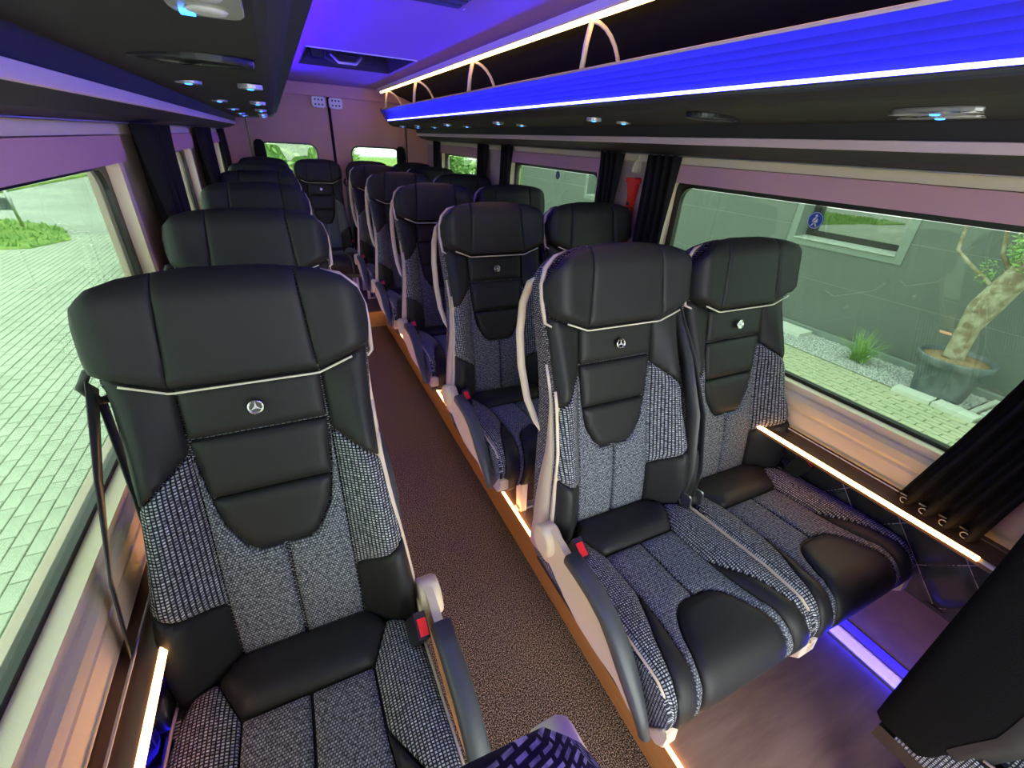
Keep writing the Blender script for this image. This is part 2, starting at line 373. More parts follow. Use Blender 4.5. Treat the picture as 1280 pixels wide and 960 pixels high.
# ceiling
ZC = 1.83
HX, HY0, HY1 = 0.28, 2.86, 3.60
m = MB()
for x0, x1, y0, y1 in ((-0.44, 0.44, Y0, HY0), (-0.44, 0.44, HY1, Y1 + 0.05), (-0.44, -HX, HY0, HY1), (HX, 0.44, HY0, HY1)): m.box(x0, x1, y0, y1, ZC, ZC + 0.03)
ce = struct('ceiling', m, 'ceiling_felt_blue_wash', 'felt roof lining with the blue light wash mixed into its colour')
for s in (1, -1):
    MB().extrude_profile([(s * 0.44, ZC + 0.002), (s * 0.60, 1.80), (s * 0.78, 1.74), (s * 0.884, 1.62), (s * 0.90, 1.62), (s * 0.90, 1.88), (s * 0.44, 1.88)], Y0, Y1).build('roof_side', 'black_felt', ce)
    MB().extrude_profile([(s * 0.405, ZC), (s * 0.407, ZC - 0.022), (s * 0.414, ZC - 0.026), (s * 0.42, ZC - 0.02), (s * 0.462, ZC - 0.016), (s * 0.462, ZC)], Y0, 4.70).build('strip_rail', 'beige_trim', ce)
    if s > 0: led('ceiling_led_strip', 'warm glowing light strip along the right edge of the ceiling', [(s * 0.430, Y0, ZC - 0.028), (s * 0.430, 4.66, ZC - 0.028)], 0.0085, 'ceiling_led')
# roof hatch
ht = thing('roof_hatch', 'open roof hatch with dark handle block in the blue ceiling', 'hatch', (0, 3.23, ZC))
m = MB().prism([(-HX - 0.02, HY0 - 0.02), (HX + 0.02, HY0 - 0.02), (HX + 0.02, HY1 + 0.02), (-HX - 0.02, HY1 + 0.02)], ZC - 0.008, ZC, 'z', hole=[(-HX + 0.01, HY0 + 0.01), (HX - 0.01, HY0 + 0.01), (HX - 0.01, HY1 - 0.01), (-HX + 0.01, HY1 - 0.01)]); m.bm.free()
m = MB()
m.box(-HX, -HX + 0.008, HY0, HY1, ZC, ZC + 0.14).box(HX - 0.008, HX, HY0, HY1, ZC, ZC + 0.14).box(-HX, HX, HY0, HY0 + 0.008, ZC, ZC + 0.14).box(-HX, HX, HY1 - 0.008, HY1, ZC, ZC + 0.14); m.build('well', 'rack_felt', ht)
MB().box(-HX - 0.03, HX + 0.03, HY0 - 0.03, HY1 + 0.03, ZC + 0.141, ZC + 0.16).build('lid', 'rack_felt', ht)
MB().box(-HX, HX, HY0 + 0.010, HY0 + 0.022, ZC - 0.004, ZC + 0.006).build('front_lip', 'white_plastic', ht)
m = MB().box(-0.20, 0.16, HY1 - 0.10, HY1 - 0.012, ZC + 0.035, ZC + 0.115).bevel(0.01); m.build('lock_housing', 'black_plastic', ht)
m = MB().prism([(-0.13, ZC + 0.03), (-0.06, ZC - 0.0), (0.04, ZC - 0.0), (0.10, ZC + 0.03), (0.10, ZC + 0.10), (-0.13, ZC + 0.10)], HY1 - 0.15, HY1 - 0.101, 'y').bevel(0.006); hb = m.build('lock_block', 'rack_felt', ht)
MB().box(-0.07, 0.05, HY1 - 0.163, HY1 - 0.151, ZC + 0.05, ZC + 0.078).build('slot', 'frit_black', hb)
m = MB().tube([(-0.10, HY1 - 0.17, ZC + 0.05), (-0.06, HY1 - 0.19, ZC + 0.01), (0.04, HY1 - 0.19, ZC + 0.01), (0.08, HY1 - 0.17, ZC + 0.05)], 0.009, 8); m.build('handle', 'alu', ht)
vt = thing('ceiling_vent', 'dark ceiling vent panel at the top of the picture', 'vent', (-0.1, 1.40, ZC))
MB().box(-0.31, 0.10, 1.02, 1.675, ZC - 0.016, ZC - 0.001).bevel(0.008).build('bezel', 'ceiling_felt_blue_wash', vt)
m = MB()
for k in range(12): m.box(-0.285, 0.078, 1.05 + k * 0.05, 1.085 + k * 0.05, ZC - 0.021, ZC - 0.0165)
m.build('louvre', 'cove_dark', vt)
tag(MB().lathe([(0.006, 0), (0.008, -0.004), (0.003, -0.007)], (0.115, 1.70, ZC), 10).build('screw_cap', 'white_plastic'), 'tiny white screw cap beside the ceiling vent', 'screw')

# rear wall with doors
def rear():
    y = Y1
    wl = struct('wall_rear', MB().box(-0.95, -0.68, y, y + 0.05, -0.03, 1.88).box(0.68, 0.95, y, y + 0.05, -0.03, 1.88).box(-0.68, 0.68, y, y + 0.05, 1.745, 1.88), 'mauve_panel', 'mauve rear wall lining around the doors')
    MB().extrude_profile([(-0.88, 1.74), (0.88, 1.74), (0.88, 1.83), (-0.88, 1.83)], y - 0.05, y).bevel(0.012).build('header', 'mauve_panel', wl)
    for s in (-1, 1):
        x0, x1 = sorted((s * 0.012, s * 0.67))
        wx0, wx1 = sorted((s * 0.155, s * 0.60))
        d = MB().prism([(x0, -0.02), (x1, -0.02), (x1, 1.7449), (x0, 1.7449)], y + 0.0, y + 0.03, 'y', hole=rrect(wx0, wx1, 0.95, 1.36, 0.06)).build('door_%d' % (1 if s < 0 else 2), 'mauve_panel', kind='structure')
        tag(d, 'mauve lined rear door leaf on the %s with a rounded window' % ('left' if s < 0 else 'right'))
        MB().prism(rrect(wx0 - 0.012, wx1 + 0.012, 0.938, 1.372, 0.07), y - 0.008, y, 'y', hole=rrect(wx0, wx1, 0.95, 1.36, 0.06)).build('window_seal', 'black_plastic', d)
        MB().box(wx0 - 0.01, wx1 + 0.01, y + 0.014, y + 0.018, 0.94, 1.37).build('pane', 'bus_glass', d)
        cv = thing('rolled_curtain', 'small black curtain bunched at the outer side of the %s rear window' % ('left' if s < 0 else 'right'), 'curtain', (s * 0.61, y - 0.03, 0.95))
        xs = s * 0.61
        MB().tube([(xs, y - 0.03, 0.95), (xs, y - 0.03, 1.15), (xs, y - 0.03, 1.30), (xs, y - 0.03, 1.365), (xs, y - 0.03, 1.385)], [0.05, 0.042, 0.045, 0.04, 0.018], 12, flat=0.6).build('cloth', 'curtain_black', cv)
        MB().tube([(xs, y - 0.03, 1.145), (xs, y - 0.03, 1.165)], 0.046, 12, flat=0.7).build('tie', 'black_felt', cv)
    struct('trim_4', MB().box(-0.0115, 0.0115, y - 0.012, y + 0.03, 0.0, 1.745), 'black_felt', 'black seal between the two rear doors')
    for s in (-1, 1): struct('trim_%d' % (5 if s < 0 else 6), MB().box(min(s * 0.671, s * 0.683), max(s * 0.671, s * 0.683), y - 0.006, y + 0.03, 0.0, 1.745), 'frit_black')
    for k, (xc, lb) in enumerate(((-0.085, 'white perforated lamp plate above the left rear door'), (0.055, 'pale perforated lamp plate above the right rear door'))):
        p = thing('lamp_plate', lb, 'plate', (xc, y - 0.05, 1.70))
        MB().prism(rrect(xc - 0.055, xc + 0.055, 1.655, 1.735, 0.02), y - 0.062, y - 0.004, 'y').build('plate', 'white_plastic', p)
        for dx in (-0.028, 0, 0.028):
            for dz in (-0.018, 0.018):
                MB().lathe([(0.007, 0), (0.007, 0.003)], (xc + dx, y - 0.062, 1.695 + dz), 10, Matrix.Rotation(R(90), 3, 'X')).build('hole', 'black_plastic', p)
rear()

# ------------------------------------------------------------------ luggage racks
def rack(s):
    nm = 'right' if s > 0 else 'left'
    ya, yb = Y0, 4.55
    r = thing('luggage_rack', 'black overhead luggage rack along the %s wall with blue lit edge' % nm if s > 0 else 'black overhead luggage rack along the left wall seen from below', 'rack', (s * 0.6, 1.6, 1.54))
    # shelf body
    prof = [(s * 0.745, 1.540), (s * 0.60, 1.551), (s * 0.500, 1.556), (s * 0.486, 1.560), (s * 0.474, 1.568), (s * 0.466, 1.575), (s * 0.60, 1.590), (s * 0.745, 1.580)]
    MB().extrude_profile(prof, ya, yb).build('shelf', 'rack_felt', r)
    face = [(0.466, 1.575), (0.458, 1.579), (0.4365, 1.5815), (0.436, 1.5842), (0.455, 1.5855), (0.4555, 1.598), (0.453, 1.612), (0.446, 1.627), (0.435, 1.641), (0.420, 1.654), (0.400, 1.664)]
    inner = [(0.408, 1.669), (0.428, 1.660), (0.446, 1.645), (0.460, 1.625), (0.468, 1.600), (0.490, 1.588)]
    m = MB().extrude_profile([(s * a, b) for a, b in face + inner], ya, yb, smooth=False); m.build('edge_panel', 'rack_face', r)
    MB().tube([(s * 0.403, ya, 1.668), (s * 0.403, yb, 1.668)], 0.0045, 8).build('rim_trim', 'piping_beige', r)
    if s > 0: MB().tube([(s * 0.4475, ya, 1.5895), (s * 0.4475, yb - 0.02, 1.5895)], 0.0042, 8).build('blue_strip', 'blue_led', r, label='bright blue light line')
    if s < 0: MB().tube([(s * 0.4235, ya, 1.6695), (s * 0.4235, 3.9, 1.6695)], 0.0040, 6).build('added_ceiling_wash', 'added_wash_led', r, label='added unseen blue strip behind the rack rim that washes the ceiling')
    # end cap
    cap = [(0.76, 1.53), (0.50, 1.545), (0.47, 1.556), (0.447, 1.583), (0.43, 1.605), (0.394, 1.660), (0.394, 1.675), (0.41, 1.678), (0.46, 1.60), (0.76, 1.60)]
    MB().prism([(s * a, b) for a, b in cap], yb, yb + 0.03, 'y').build('end_cap', 'black_plastic', r)
    # cove and stripe between rack and wall
    MB().extrude_profile([(s * 0.884, 1.452), (s * 0.862, 1.451), (s * 0.80, 1.462), (s * 0.752, 1.484), (s * 0.752, 1.505), (s * 0.742, 1.54), (s * 0.884, 1.56)], ya, 4.72).build('lower_duct', 'cove_dark', r)
    MB().extrude_profile([(s * 0.755, 1.483), (s * 0.7475, 1.485), (s * 0.745, 1.504), (s * 0.752, 1.506)], ya, 4.72).build('stripe', 'stripe_grey', r, label='pale grey stripe')
    # hoops
    for yh in (0.45, 1.42, 2.42, 3.47, 4.40):
        pts = [(s * 0.408, yh, 1.668), (s * 0.415, yh, 1.74), (s * 0.428, yh, 1.797)]
        MB().tube(pts, 0.010, 6, flat=0.5).build('hoop_post', 'beige_trim', r)
        arc = [(s * (0.43 + 0.13 * math.sin(a)), yh, 1.62 + 0.175 * math.cos(a)) for a in [R(90 * k / 8) for k in range(9)]]
        MB().tube(arc, 0.007, 6).build('hoop', 'beige_trim', r)
    # lamps below
    def lamp(x, y, L=0.085, W=0.030):
        z = 1.549
        b = MB().prism([(s * x + W / 2 * math.cos(a) * 1.9, y + L / 2 * math.sin(a) * 0.55) for a in [R(k * 20) for k in range(18)]], z - 0.008, z + 0.003, 'z').bevel(0.003, 2, 50).build('reading_light', 'alu', r)
        MB().lathe([(0.0085, 0), (0.0075, -0.0016), (0.003, -0.0022)], (s * x, y - 0.002, z - 0.008), 12).build('button', 'button_led', b, label='glowing blue button')
    for yl in (1.50, 2.33, 3.13, 3.85, 4.35):
        lamp(0.664, yl); lamp(0.532, yl)
    for ys_ in (1.03,):
        e = [(s * 0.60 + 0.090 * math.cos(a), ys_ + 0.05 * math.sin(a)) for a in [R(k * 12) for k in range(30)]]
        e2 = [(s * 0.60 + 0.076 * math.cos(a), ys_ + 0.038 * math.sin(a)) for a in [R(k * 12) for k in range(30)]]
        g = MB().prism(e, 1.542, 1.556, 'z', hole=e2).bevel(0.004, 2, 50).build('speaker_ring', 'black_plastic', r)
        MB().prism(e2, 1.546, 1.556, 'z').build('grille', 'frit_black', g)
    if s > 0:
        lamp(0.690, 0.545, .26, .022); lamp(0.600, 0.515, .26, .022)
        return r
    c = MB().prism(rrect(-0.570, -0.508, 0.50, 0.635, 0.028), 1.546, 1.556, 'z').bevel(0.003, 2, 50).build('service_panel', 'lens_grey', r, label='pale grey lamp panel with blue button')
    for dy in (0.54, 0.60): MB().lathe([(0.018, 0), (0.016, -0.002), (0.008, -0.003)], (-0.539, dy, 1.546), 16).build('lens', 'white_plastic', c)
    MB().box(-0.562, -0.550, 0.606, 0.620, 1.543, 1.5465).build('button', 'button_led', c)
    return r
rack(1); rack(-1)

# ------------------------------------------------------------------ seats
WTAB = [(-.06, .222), (0, .226), (.1, .223), (.2, .214), (.3, .203), (.4, .196), (.5, .198), (.6, .208), (.69, .209), (.715, .203), (.74, .185), (.755, .160), (.765, .128), (.772, .09)]
def wv(v): return lerp_tab(WTAB, v)
def Fb(u, v):
    W = wv(v); a = abs(u); wing = lerp_tab([(-.05, .045), (.1, .078), (.2, .078), (.44, .045), (.58, .012), (.8, .01)], v)
    n = wing * sm((a - .108) / max(.02, (W - .022 - .108)))
    if a > W - .022: n -= .022 * min(1.4, ((a - W + .022) / .022)) ** 2
    return n + 0.010 * math.exp(-((v - .16) / .12) ** 2)
def Hd(u, v):
    a = abs(u); vb = .583 + (0 if a < .112 else (a - .112) * .38)
    return -0.008 + .050 * q((.216 - a) / .05) * q((.779 - v) / .055) * q((v - vb + .003) / .018) + 0.012 * sm((a - .1) / .1) * q((v - vb) / .02) * q((.779 - v) / .05) * q((.216 - a) / .02)
CR, S1, TILT = .066, .415, R(5)
def Cs(u, s_):
    a = abs(u); e = .022 * sm((a - .11) / .06) * lerp_tab([(.0, .6), (.1, 1), (.33, 1), (.5, .25)], s_)
    if a > .198: e -= .020 * min(1.3, (a - .198) / .022) ** 2
    z0 = .387
    if s_ <= S1:
        p = (-s_ * math.cos(TILT), z0 + s_ * math.sin(TILT)); n = (-math.sin(TILT), math.cos(TILT))
    else:
        b = min((s_ - S1) / CR, R(100)); cx, cz = -S1 * math.cos(TILT), z0 + S1 * math.sin(TILT)
        ox, oz = cx + CR * math.sin(TILT) * 1.0, cz - CR * math.cos(TILT)
        ang = TILT + b; n = (-math.sin(ang), math.cos(ang)); p = (ox + CR * n[0], oz + CR * n[1])
        ex = s_ - S1 - CR * R(100)
        if ex > 0: t = (-math.cos(ang), -math.sin(ang)); p = (p[0] + t[0] * ex, p[1] + t[1] * ex)
    return (u, p[0] + n[0] * e, p[1] + n[1] * e), (0, n[0], n[1])

def round_poly(poly, rad):
    out = []; N = len(poly)
    for i in range(N):
        p0, p, p1 = Vector(poly[i - 1]), Vector(poly[i]), Vector(poly[(i + 1) % N])
        a, b = (p0 - p), (p1 - p); la, lb = a.length, b.length
        if la < 1e-6 or lb < 1e-6: continue
        rr = min(rad, la * .4, lb * .4); A = p + a / la * rr; B = p + b / lb * rr
        for t in (0, .33, .67, 1): out.append(tuple(A * (1 - t) ** 2 + p * 2 * t * (1 - t) + B * t * t))
    return out
def pdist(x, y, poly):
    d = 1e9
    for i in range(len(poly)):
        ax, ay = poly[i - 1]; bx, by = poly[i]; vx, vy = bx - ax, by - ay; L = vx * vx + vy * vy
        t = 0 if L == 0 else max(0, min(1, ((x - ax) * vx + (y - ay) * vy) / L))
        dd = (x - ax - t * vx) ** 2 + (y - ay - t * vy) ** 2
        if dd < d: d = dd
    return math.sqrt(d)
def puffy(mb, poly, surf, H=.006, rr=.014, step=.014, rad=.006, skirt=.012, uvo=(0, 0)):
    poly = round_poly(poly, rad) if rad else poly
    bm = bmesh.new(); f = bm.faces.new([bm.verts.new((x, y, 0)) for x, y in poly])
    xs = [p[0] for p in poly]; ys = [p[1] for p in poly]
    def cut(co, no): bmesh.ops.bisect_plane(bm, geom=bm.verts[:] + bm.edges[:] + bm.faces[:], plane_co=co, plane_no=no, dist=1e-5)
    k = math.floor(min(xs) / step)
    while k * step < max(xs):
        if k * step > min(xs): cut((k * step + 1e-4, 0, 0), (1, 0, 0))
        k += 1
    k = math.floor(min(ys) / step)
    while k * step < max(ys):
        if k * step > min(ys): cut((0, k * step + 1e-4, 0), (0, 1, 0))
        k += 1
    # inset ring near the border keeps the seams crisp
    bm.verts.ensure_lookup_table()
    V = []; UV = []; idx = {}
    def place(x, y, h):
        P, N = surf(x, y); return (P[0] + N[0] * h, P[1] + N[1] * h, P[2] + N[2] * h)
    for v in bm.verts:
        idx[v] = len(V); x, y = v.co.x, v.co.y; d = pdist(x, y, poly)
        V.append(place(x, y, H * (q(d / rr)))); UV.append((x + uvo[0] + 5, y + uvo[1] + 5))
    F = [[idx[v] for v in f.verts] for f in bm.faces]
    bnd = [e for e in bm.edges if len(e.link_faces) == 1]; low = {}
    for e in bnd:
        for v in e.verts:
            if v not in low: low[v] = len(V); V.append(place(v.co.x, v.co.y, -skirt)); UV.append((v.co.x + 5, v.co.y + 5))
        l = e.link_loops[0]; a, b = l.vert, l.link_loop_next.vert
        F.append([idx[b], idx[a], low[a], low[b]])
    bm.free(); mb.add(V, F, UV)

# panel outlines (u to the side, v up the back / s forward along the cushion)
HB = [(-.110, .585), (.110, .585), (.097, .768), (-.097, .768)]
HMID = [(-.1120, .585), (.1120, .585), (.0985, .770), (.05, .776), (-.05, .776), (-.0985, .770)]
HSIDE = [(.1130, .585), (.165, .603), (.205, .622), (.213, .66), (.212, .695), (.200, .725), (.175, .749), (.14, .763), (.1, .770)]
SHOULD = [(.1155, .583), (.165, .60), (.204, .618), (.198, .56), (.196, .5), (.194, .397), (.1175, .463)]
WING = [(.1175, .458), (.194, .392), (.202, .3), (.212, .222), (.1175, .158)]
BOL = [(.1175, .153), (.212, .217), (.2225, .1), (.226, .0), (.20, -.045), (.12, -.03)]
CENF = [(.1145, .455), (.1145, .0), (.004, .0), (.004, .2455), (.048, .2455), (.065, .259), (.0935, .310), (.106, .38), (.113, .45)]
RIB1 = [(-.113, .583), (.113, .583), (.1125, .488), (-.1125, .488)]
RIB2 = [(-.1120, .484), (.1120, .484), (.1025, .371), (-.1025, .371)]
RIB3 = [(-.1018, .367), (.1018, .367), (.090, .312), (.061, .262), (.045, .249), (-.045, .249), (-.061, .262), (-.090, .312)]
LUMB = [(-.155, .045), (-.125, -.01), (.125, -.01), (.155, .045), (.115, .125), (-.115, .125)]
CCOL = [(.003, .129), (.112, .129), (.112, .25), (.118, .33), (.135, .42), (.146, .50), (.146, .59), (.135, .59), (.133, .50), (.122, .435), (.100, .372), (.075, .332), (.045, .312), (.003, .308)]
PAD = [(-.042, .316), (.042, .316), (.073, .337), (.097, .378), (.119, .44), (.130, .51), (.132, .60), (-.132, .60), (-.130, .51), (-.119, .44), (-.097, .378), (-.073, .337)]
WEDGE = [(.115, .255), (.166, .362), (.190, .44), (.204, .52), (.206, .60), (.149, .60), (.149, .50), (.138, .42), (.121, .33)]
LEAF = [(.116, .128), (.156, .045), (.19, .06), (.212, .14), (.2185, .3), (.2185, .44), (.217, .53), (.208, .53), (.193, .44), (.169, .355), (.118, .248)]

class SeatKit:
    def __init__(s, lean):
        s.L = lean; s.c, s.s = math.cos(lean), math.sin(lean); s.meshes = {}
    def B(s, u, n, v): return (u, v * s.s - n * s.c, .367 + v * s.c + n * s.s)
    def back(s, u, v): return s.B(u, Fb(u, v), v), (0, -s.c, s.s)
    def head(s, u, v): return s.B(u, Hd(u, v), v), (0, -s.c, s.s)
    def put(s, key, name, fn, m, root, label=None):
        """mesh made once per key, then shared by every seat"""
        if key not in s.meshes:
            o = fn().build(name, m, None, fix=True); s.meshes[key] = o.data
            o.parent = root
        else:
            o = bpy.data.objects.new(name, s.meshes[key]); col.objects.link(o); o.parent = root
        if label: o['label'] = label
        return o

def pipe_curve(fn, a, b, n=14): return [fn(a + (b - a) * i / n) for i in range(n + 1)]

def make_seat(K, arm, belt, dark=False):
    """arm: -1/+1 side of armrest or 0; belt: side of the shoulder belt."""
    root = bpy.data.objects.new('coach_seat', None); col.objects.link(root); root.empty_display_size = .05
    P = lambda key, name, fn, m, label=None, par=root: K.put(key, name, fn, m, par, label)
    # --- backrest body
    def body():
        mb = MB(); vsn = [-.07, -.03, 0, .05, .1, .15, .2, .25, .3, .35, .4, .45, .5, .55, .585, .60, .63, .66, .69, .71, .73, .745, .757, .766, .772]
        rings = []; rings2 = []; UVr = []; arc = 0; lastp = None
        for v in vsn:
            W = wv(v); rearn = -.075 + (max(0, v - .70) / .072) ** 2 * .045; ring = []
            fe = (Fb(W, v) if v < .6 else 0.0)
            edge = min(fe, .06) - .006
            for i in range(17):
                u = (-1 + 2 * i / 16) * W * .965
                n = (Fb(u, v) - .009) if v < .6 else -.008
                ring.append((u, n))
            side = [(W * .992, edge), (W, edge * .6 - .01), (W, rearn * .6), (W * .985, rearn * .85), (W * .94, rearn)]
            ring += side; ring += [(W * .5, rearn - .004), (0, rearn - .006), (-W * .5, rearn - .004)]
            ring += [(-a, b) for a, b in side[::-1]]
            rings2.append(ring); rings.append([K.B(u, n, v) for u, n in ring])
            ce_ = Vector(K.B(0, rearn, v)); arc += (ce_ - lastp).length if lastp else 0; lastp = ce_
            ac = 0; uvs = []
            for i, (u, n) in enumerate(ring):
                if i: ac += math.hypot(u - ring[i - 1][0], n - ring[i - 1][1])
                uvs.append((ac + 3 if i < 22 else 3.9 - u, arc + 3))
            UVr.append(uvs)
        n = len(rings[0]); V = [p for r_ in rings for p in r_]; UV = [p for r_ in UVr for p in r_]; F = []
        for j in range(len(rings) - 1):
            for i in range(n):
                F.append((j * n + i, j * n + (i + 1) % n, (j + 1) * n + (i + 1) % n, (j + 1) * n + i))
        F.append(tuple(range(n))[::-1]); F.append(tuple((len(rings) - 1) * n + i for i in range(n)))
        nv = len(mb.bm.verts); mb.add(V, F, UV); mb.bm.verts.ensure_lookup_table(); mb.bm.faces.ensure_lookup_table()
        loc = {}
        for j, ring in enumerate(rings2):
            for i, (u, nn_) in enumerate(ring): loc[mb.bm.verts[nv + j * n + i]] = (u, nn_, vsn[j])
        for f in mb.bm.faces:
            f.normal_update(); sd = abs(f.normal.x) > .75
            for l in f.loops:
                u, nn_, v = loc[l.vert]; l[mb.uv].uv = (nn_ + 3, v + 3) if sd else (u + 3, v - nn_ + 3)
        return mb
    P('body' + str(dark), 'backrest_shell', body, 'black_pile' if dark else 'fabric_back')
    # --- upholstery
    def head():
        mb = MB(); 
        for p in (HMID, HSIDE, mirror(HSIDE)): puffy(mb, p, K.head, .0025, .005, .011, .002, .02)
        return mb
    P('head', 'headrest', head, 'leather')
    def multi(polys, surf, H, rr, step=.014, rad=.006, sk=.012):
        def f():
            mb = MB()
            for p in polys: puffy(mb, p, surf, H, rr, step, rad, sk)
            return mb
        return f
    P('ribs', 'back_padding', multi((RIB1, RIB2, RIB3), K.back, .009, .016, .012, .006), 'leather')
    for sg in (1, -1):
        fn = (lambda p: p) if sg > 0 else mirror
        P('sh%d' % sg, 'shoulder_panel', multi((fn(SHOULD),), K.back, .004, .012), 'leather')
        P('wing%d' % sg, 'side_wing', multi((fn(WING),), K.back, .005, .012), 'fabric', 'grey woven fabric wing')
        P('bol%d' % sg, 'lower_bolster', multi((fn(BOL),), K.back, .007, .02), 'leather')
        P('cen%d' % sg, 'back_fabric', multi((fn(CENF),), K.back, .005, .010), 'fabric_centre', 'grey woven centre fabric')
    def piping():
        mb = MB(); pts = []
        for u in [-.172, -.155, -.14, -.125, -.114, -.105, -.08, -.04, 0, .04, .08, .105, .114, .125, .14, .155, .172]:
            a = abs(u); vb = .583 + (0 if a < .112 else (a - .112) * .38); pts.append(K.B(u, Hd(u, vb + .004) + .004, vb - .003))
        return mb.tube(pts, .0021, 6)
    P('pipe', 'piping', piping, 'piping_cream', 'cream piping below the headrest')
    def emb():
        mb = MB(); c = Vector(K.B(0, .0205, .532)); ax = Vector((1, 0, 0)); up = Vector((0, K.s, K.c)); nn = Vector((0, -K.c, K.s))
        Rm = Matrix((ax, up, nn)).transposed()
        mb.lathe([(.0135, -.004), (.0135, .001), (.0115, .0025), (.0105, .001), (.0100, 0)], c, 24, Rm)
        return mb
    e_ = P('emb', 'emblem', emb, 'chrome', 'round metal emblem with a three pointed star')
    def star():
        mb = MB(); c = Vector(K.B(0, .0215, .532)); ax = Vector((1, 0, 0)); up = Vector((0, K.s, K.c)); nn = Vector((0, -K.c, K.s))
        ctr = mb.bm.verts.new(c + nn * .002); rim = []
        for k in range(6):
            a = R(90 + 60 * k); r_ = .0103 if k % 2 == 0 else .0022
            rim.append(mb.bm.verts.new(c + ax * r_ * math.cos(a) + up * r_ * math.sin(a)))
        for k in range(6): mb.bm.faces.new((ctr, rim[k], rim[(k + 1) % 6]))
        return mb
    P('star', 'star', star, 'white_plastic', None, e_)
    # --- cushion
    P('lumb', 'cushion_roll', multi((LUMB,), Cs, .026, .045, .012, .015, .01), 'leather')
    P('pad', 'cushion_pad', multi((PAD,), Cs, .010, .022, .013, .012, .01), 'leather')
    P('ccol', 'cushion_fabric', multi((CCOL, mirror(CCOL)), Cs, .006, .010, .013, .004, .01), 'fabric_centre', 'grey woven cushion fabric')
    for sg in (1, -1):
        fn = (lambda p: p) if sg > 0 else mirror
        P('wedge%d' % sg, 'cushion_wedge', multi((fn(WEDGE),), Cs, .005, .012, .013, .004, .01), 'leather')
        P('leaf%d' % sg, 'cushion_side_wing', multi((fn(LEAF),), Cs, .006, .014, .013, .006, .01), 'fabric', 'grey woven side of the cushion')
    def profile(d=0.0, U=.2):
        pts = []
        for k in range(0, 27):
            s_ = -.03 + k * (.60 + .03) / 26; (x, y, z), n = Cs(0.0, s_); pts.append((y - n[1] * d, z - n[2] * d))
        pts += [(pts[-1][0] + .03, pts[-1][1] - .012), (-.30, .272), (.03, .268)]
        return pts
    def core(): return MB().prism(profile(.006), -.208, .208, 'x')
    P('core', 'cushion_base', core, 'leather')
    for sg in (1, -1):
        def side(sg=sg):
            mb = MB(); pr_ = profile(-.004); pr_ = [(y, max(z, .285)) for y, z in pr_]; mb.prism(pr_, sg * .209, sg * .2215, 'x')
            mb.bevel(.006, 2, 60)
            for f in mb.bm.faces:
                for l in f.loops: l[mb.uv].uv = (l.vert.co.y + 3, l.vert.co.z + 3)
            return mb
        P('cside%d' % sg, 'cushion_side', side, 'fabric', 'grey woven side panel of the cushion')
        P('cpipe%d' % sg, 'cushion_piping', lambda sg=sg: MB().tube([Vector(Cs(sg * .2145, .06 + .49 * i / 24)[0]) + Vector((sg * .002, 0, .004)) for i in range(25)], .0030, 6), 'piping_beige')
        P('cap%d' % sg, 'corner_cap', lambda sg=sg: MB().prism([(-.485, .305), (-.482, .345), (-.472, .35), (-.445, .30), (-.44, .29), (-.47, .288)], sg * .19, sg * .226, 'x').bevel(.004), 'piping_beige')
    # --- frame below
    P('pan', 'seat_pan', lambda: MB().box(-.20, .20, -.40, .06, .225, .262).bevel(.01), 'black_plastic')
    for sg, lu in ((1, .185), (-1, -.185)):
        if arm == -1 and sg == -1: lu = -.035
        P('leg%d%d' % (sg, arm), 'leg', lambda sg=sg, lu=lu: MB().prism([(-.33, 0), (-.29, 0), (-.27, .16), (-.08, .16), (-.05, 0), (-.01, 0), (-.02, .226), (-.33, .226)], lu - .012, lu + .012, 'x').bevel(.004), 'beige_plastic')
    fx = -.055 if arm == -1 else -.20
    P('footA%d' % arm, 'floor_rail', lambda: MB().box(fx, .20, -.325, -.295, 0, .012), 'alu'); P('footB%d' % arm, 'floor_rail', lambda: MB().box(fx, .20, -.045, -.015, 0, .012), 'alu')
    # --- side hub and recliner
    for sg in (() if dark else (1, -1)):
        P('hub%d%s' % (sg, arm == sg), 'hinge_cover', lambda sg=sg: MB().lathe([(.036, 0), (.040, .004), (.040, .022), (.034, .028)], (sg * .222, -.045, .40), 20, Matrix.Rotation(R(90 * sg), 3, 'Y')), 'beige_plastic' if arm == sg else 'black_plastic')
    if arm:
        a = arm; x0, x1 = a * .236, a * .254
        P('armhub%d' % a, 'armrest_hub', lambda: MB().lathe([(.036, -.018), (.042, -.012), (.043, .018), (.038, .026), (.030, .027)], (a * .244, -.052, .446), 28, Matrix.Rotation(R(90 * a), 3, 'Y')), 'beige_plastic', 'beige round hinge of the armrest')
        def shield():
            poly = [(-.03, .487), (-.09, .488), (-.155, .476), (-.232, .473), (-.29, .462), (-.34, .428), (-.38, .392), (-.41, .358), (-.428, .330), (-.405, .330), (-.365, .346), (-.295, .338), (-.225, .336), (-.15, .356), (-.10, .378), (-.05, .392), (-.02, .40)]
            return MB().prism(round_poly(poly, .02), min(x0, x1), max(x0, x1), 'x').bevel(.005, 3, 50)
        P('shield%d' % a, 'armrest_shield', shield, 'beige_plastic', 'beige side of the lowered armrest')
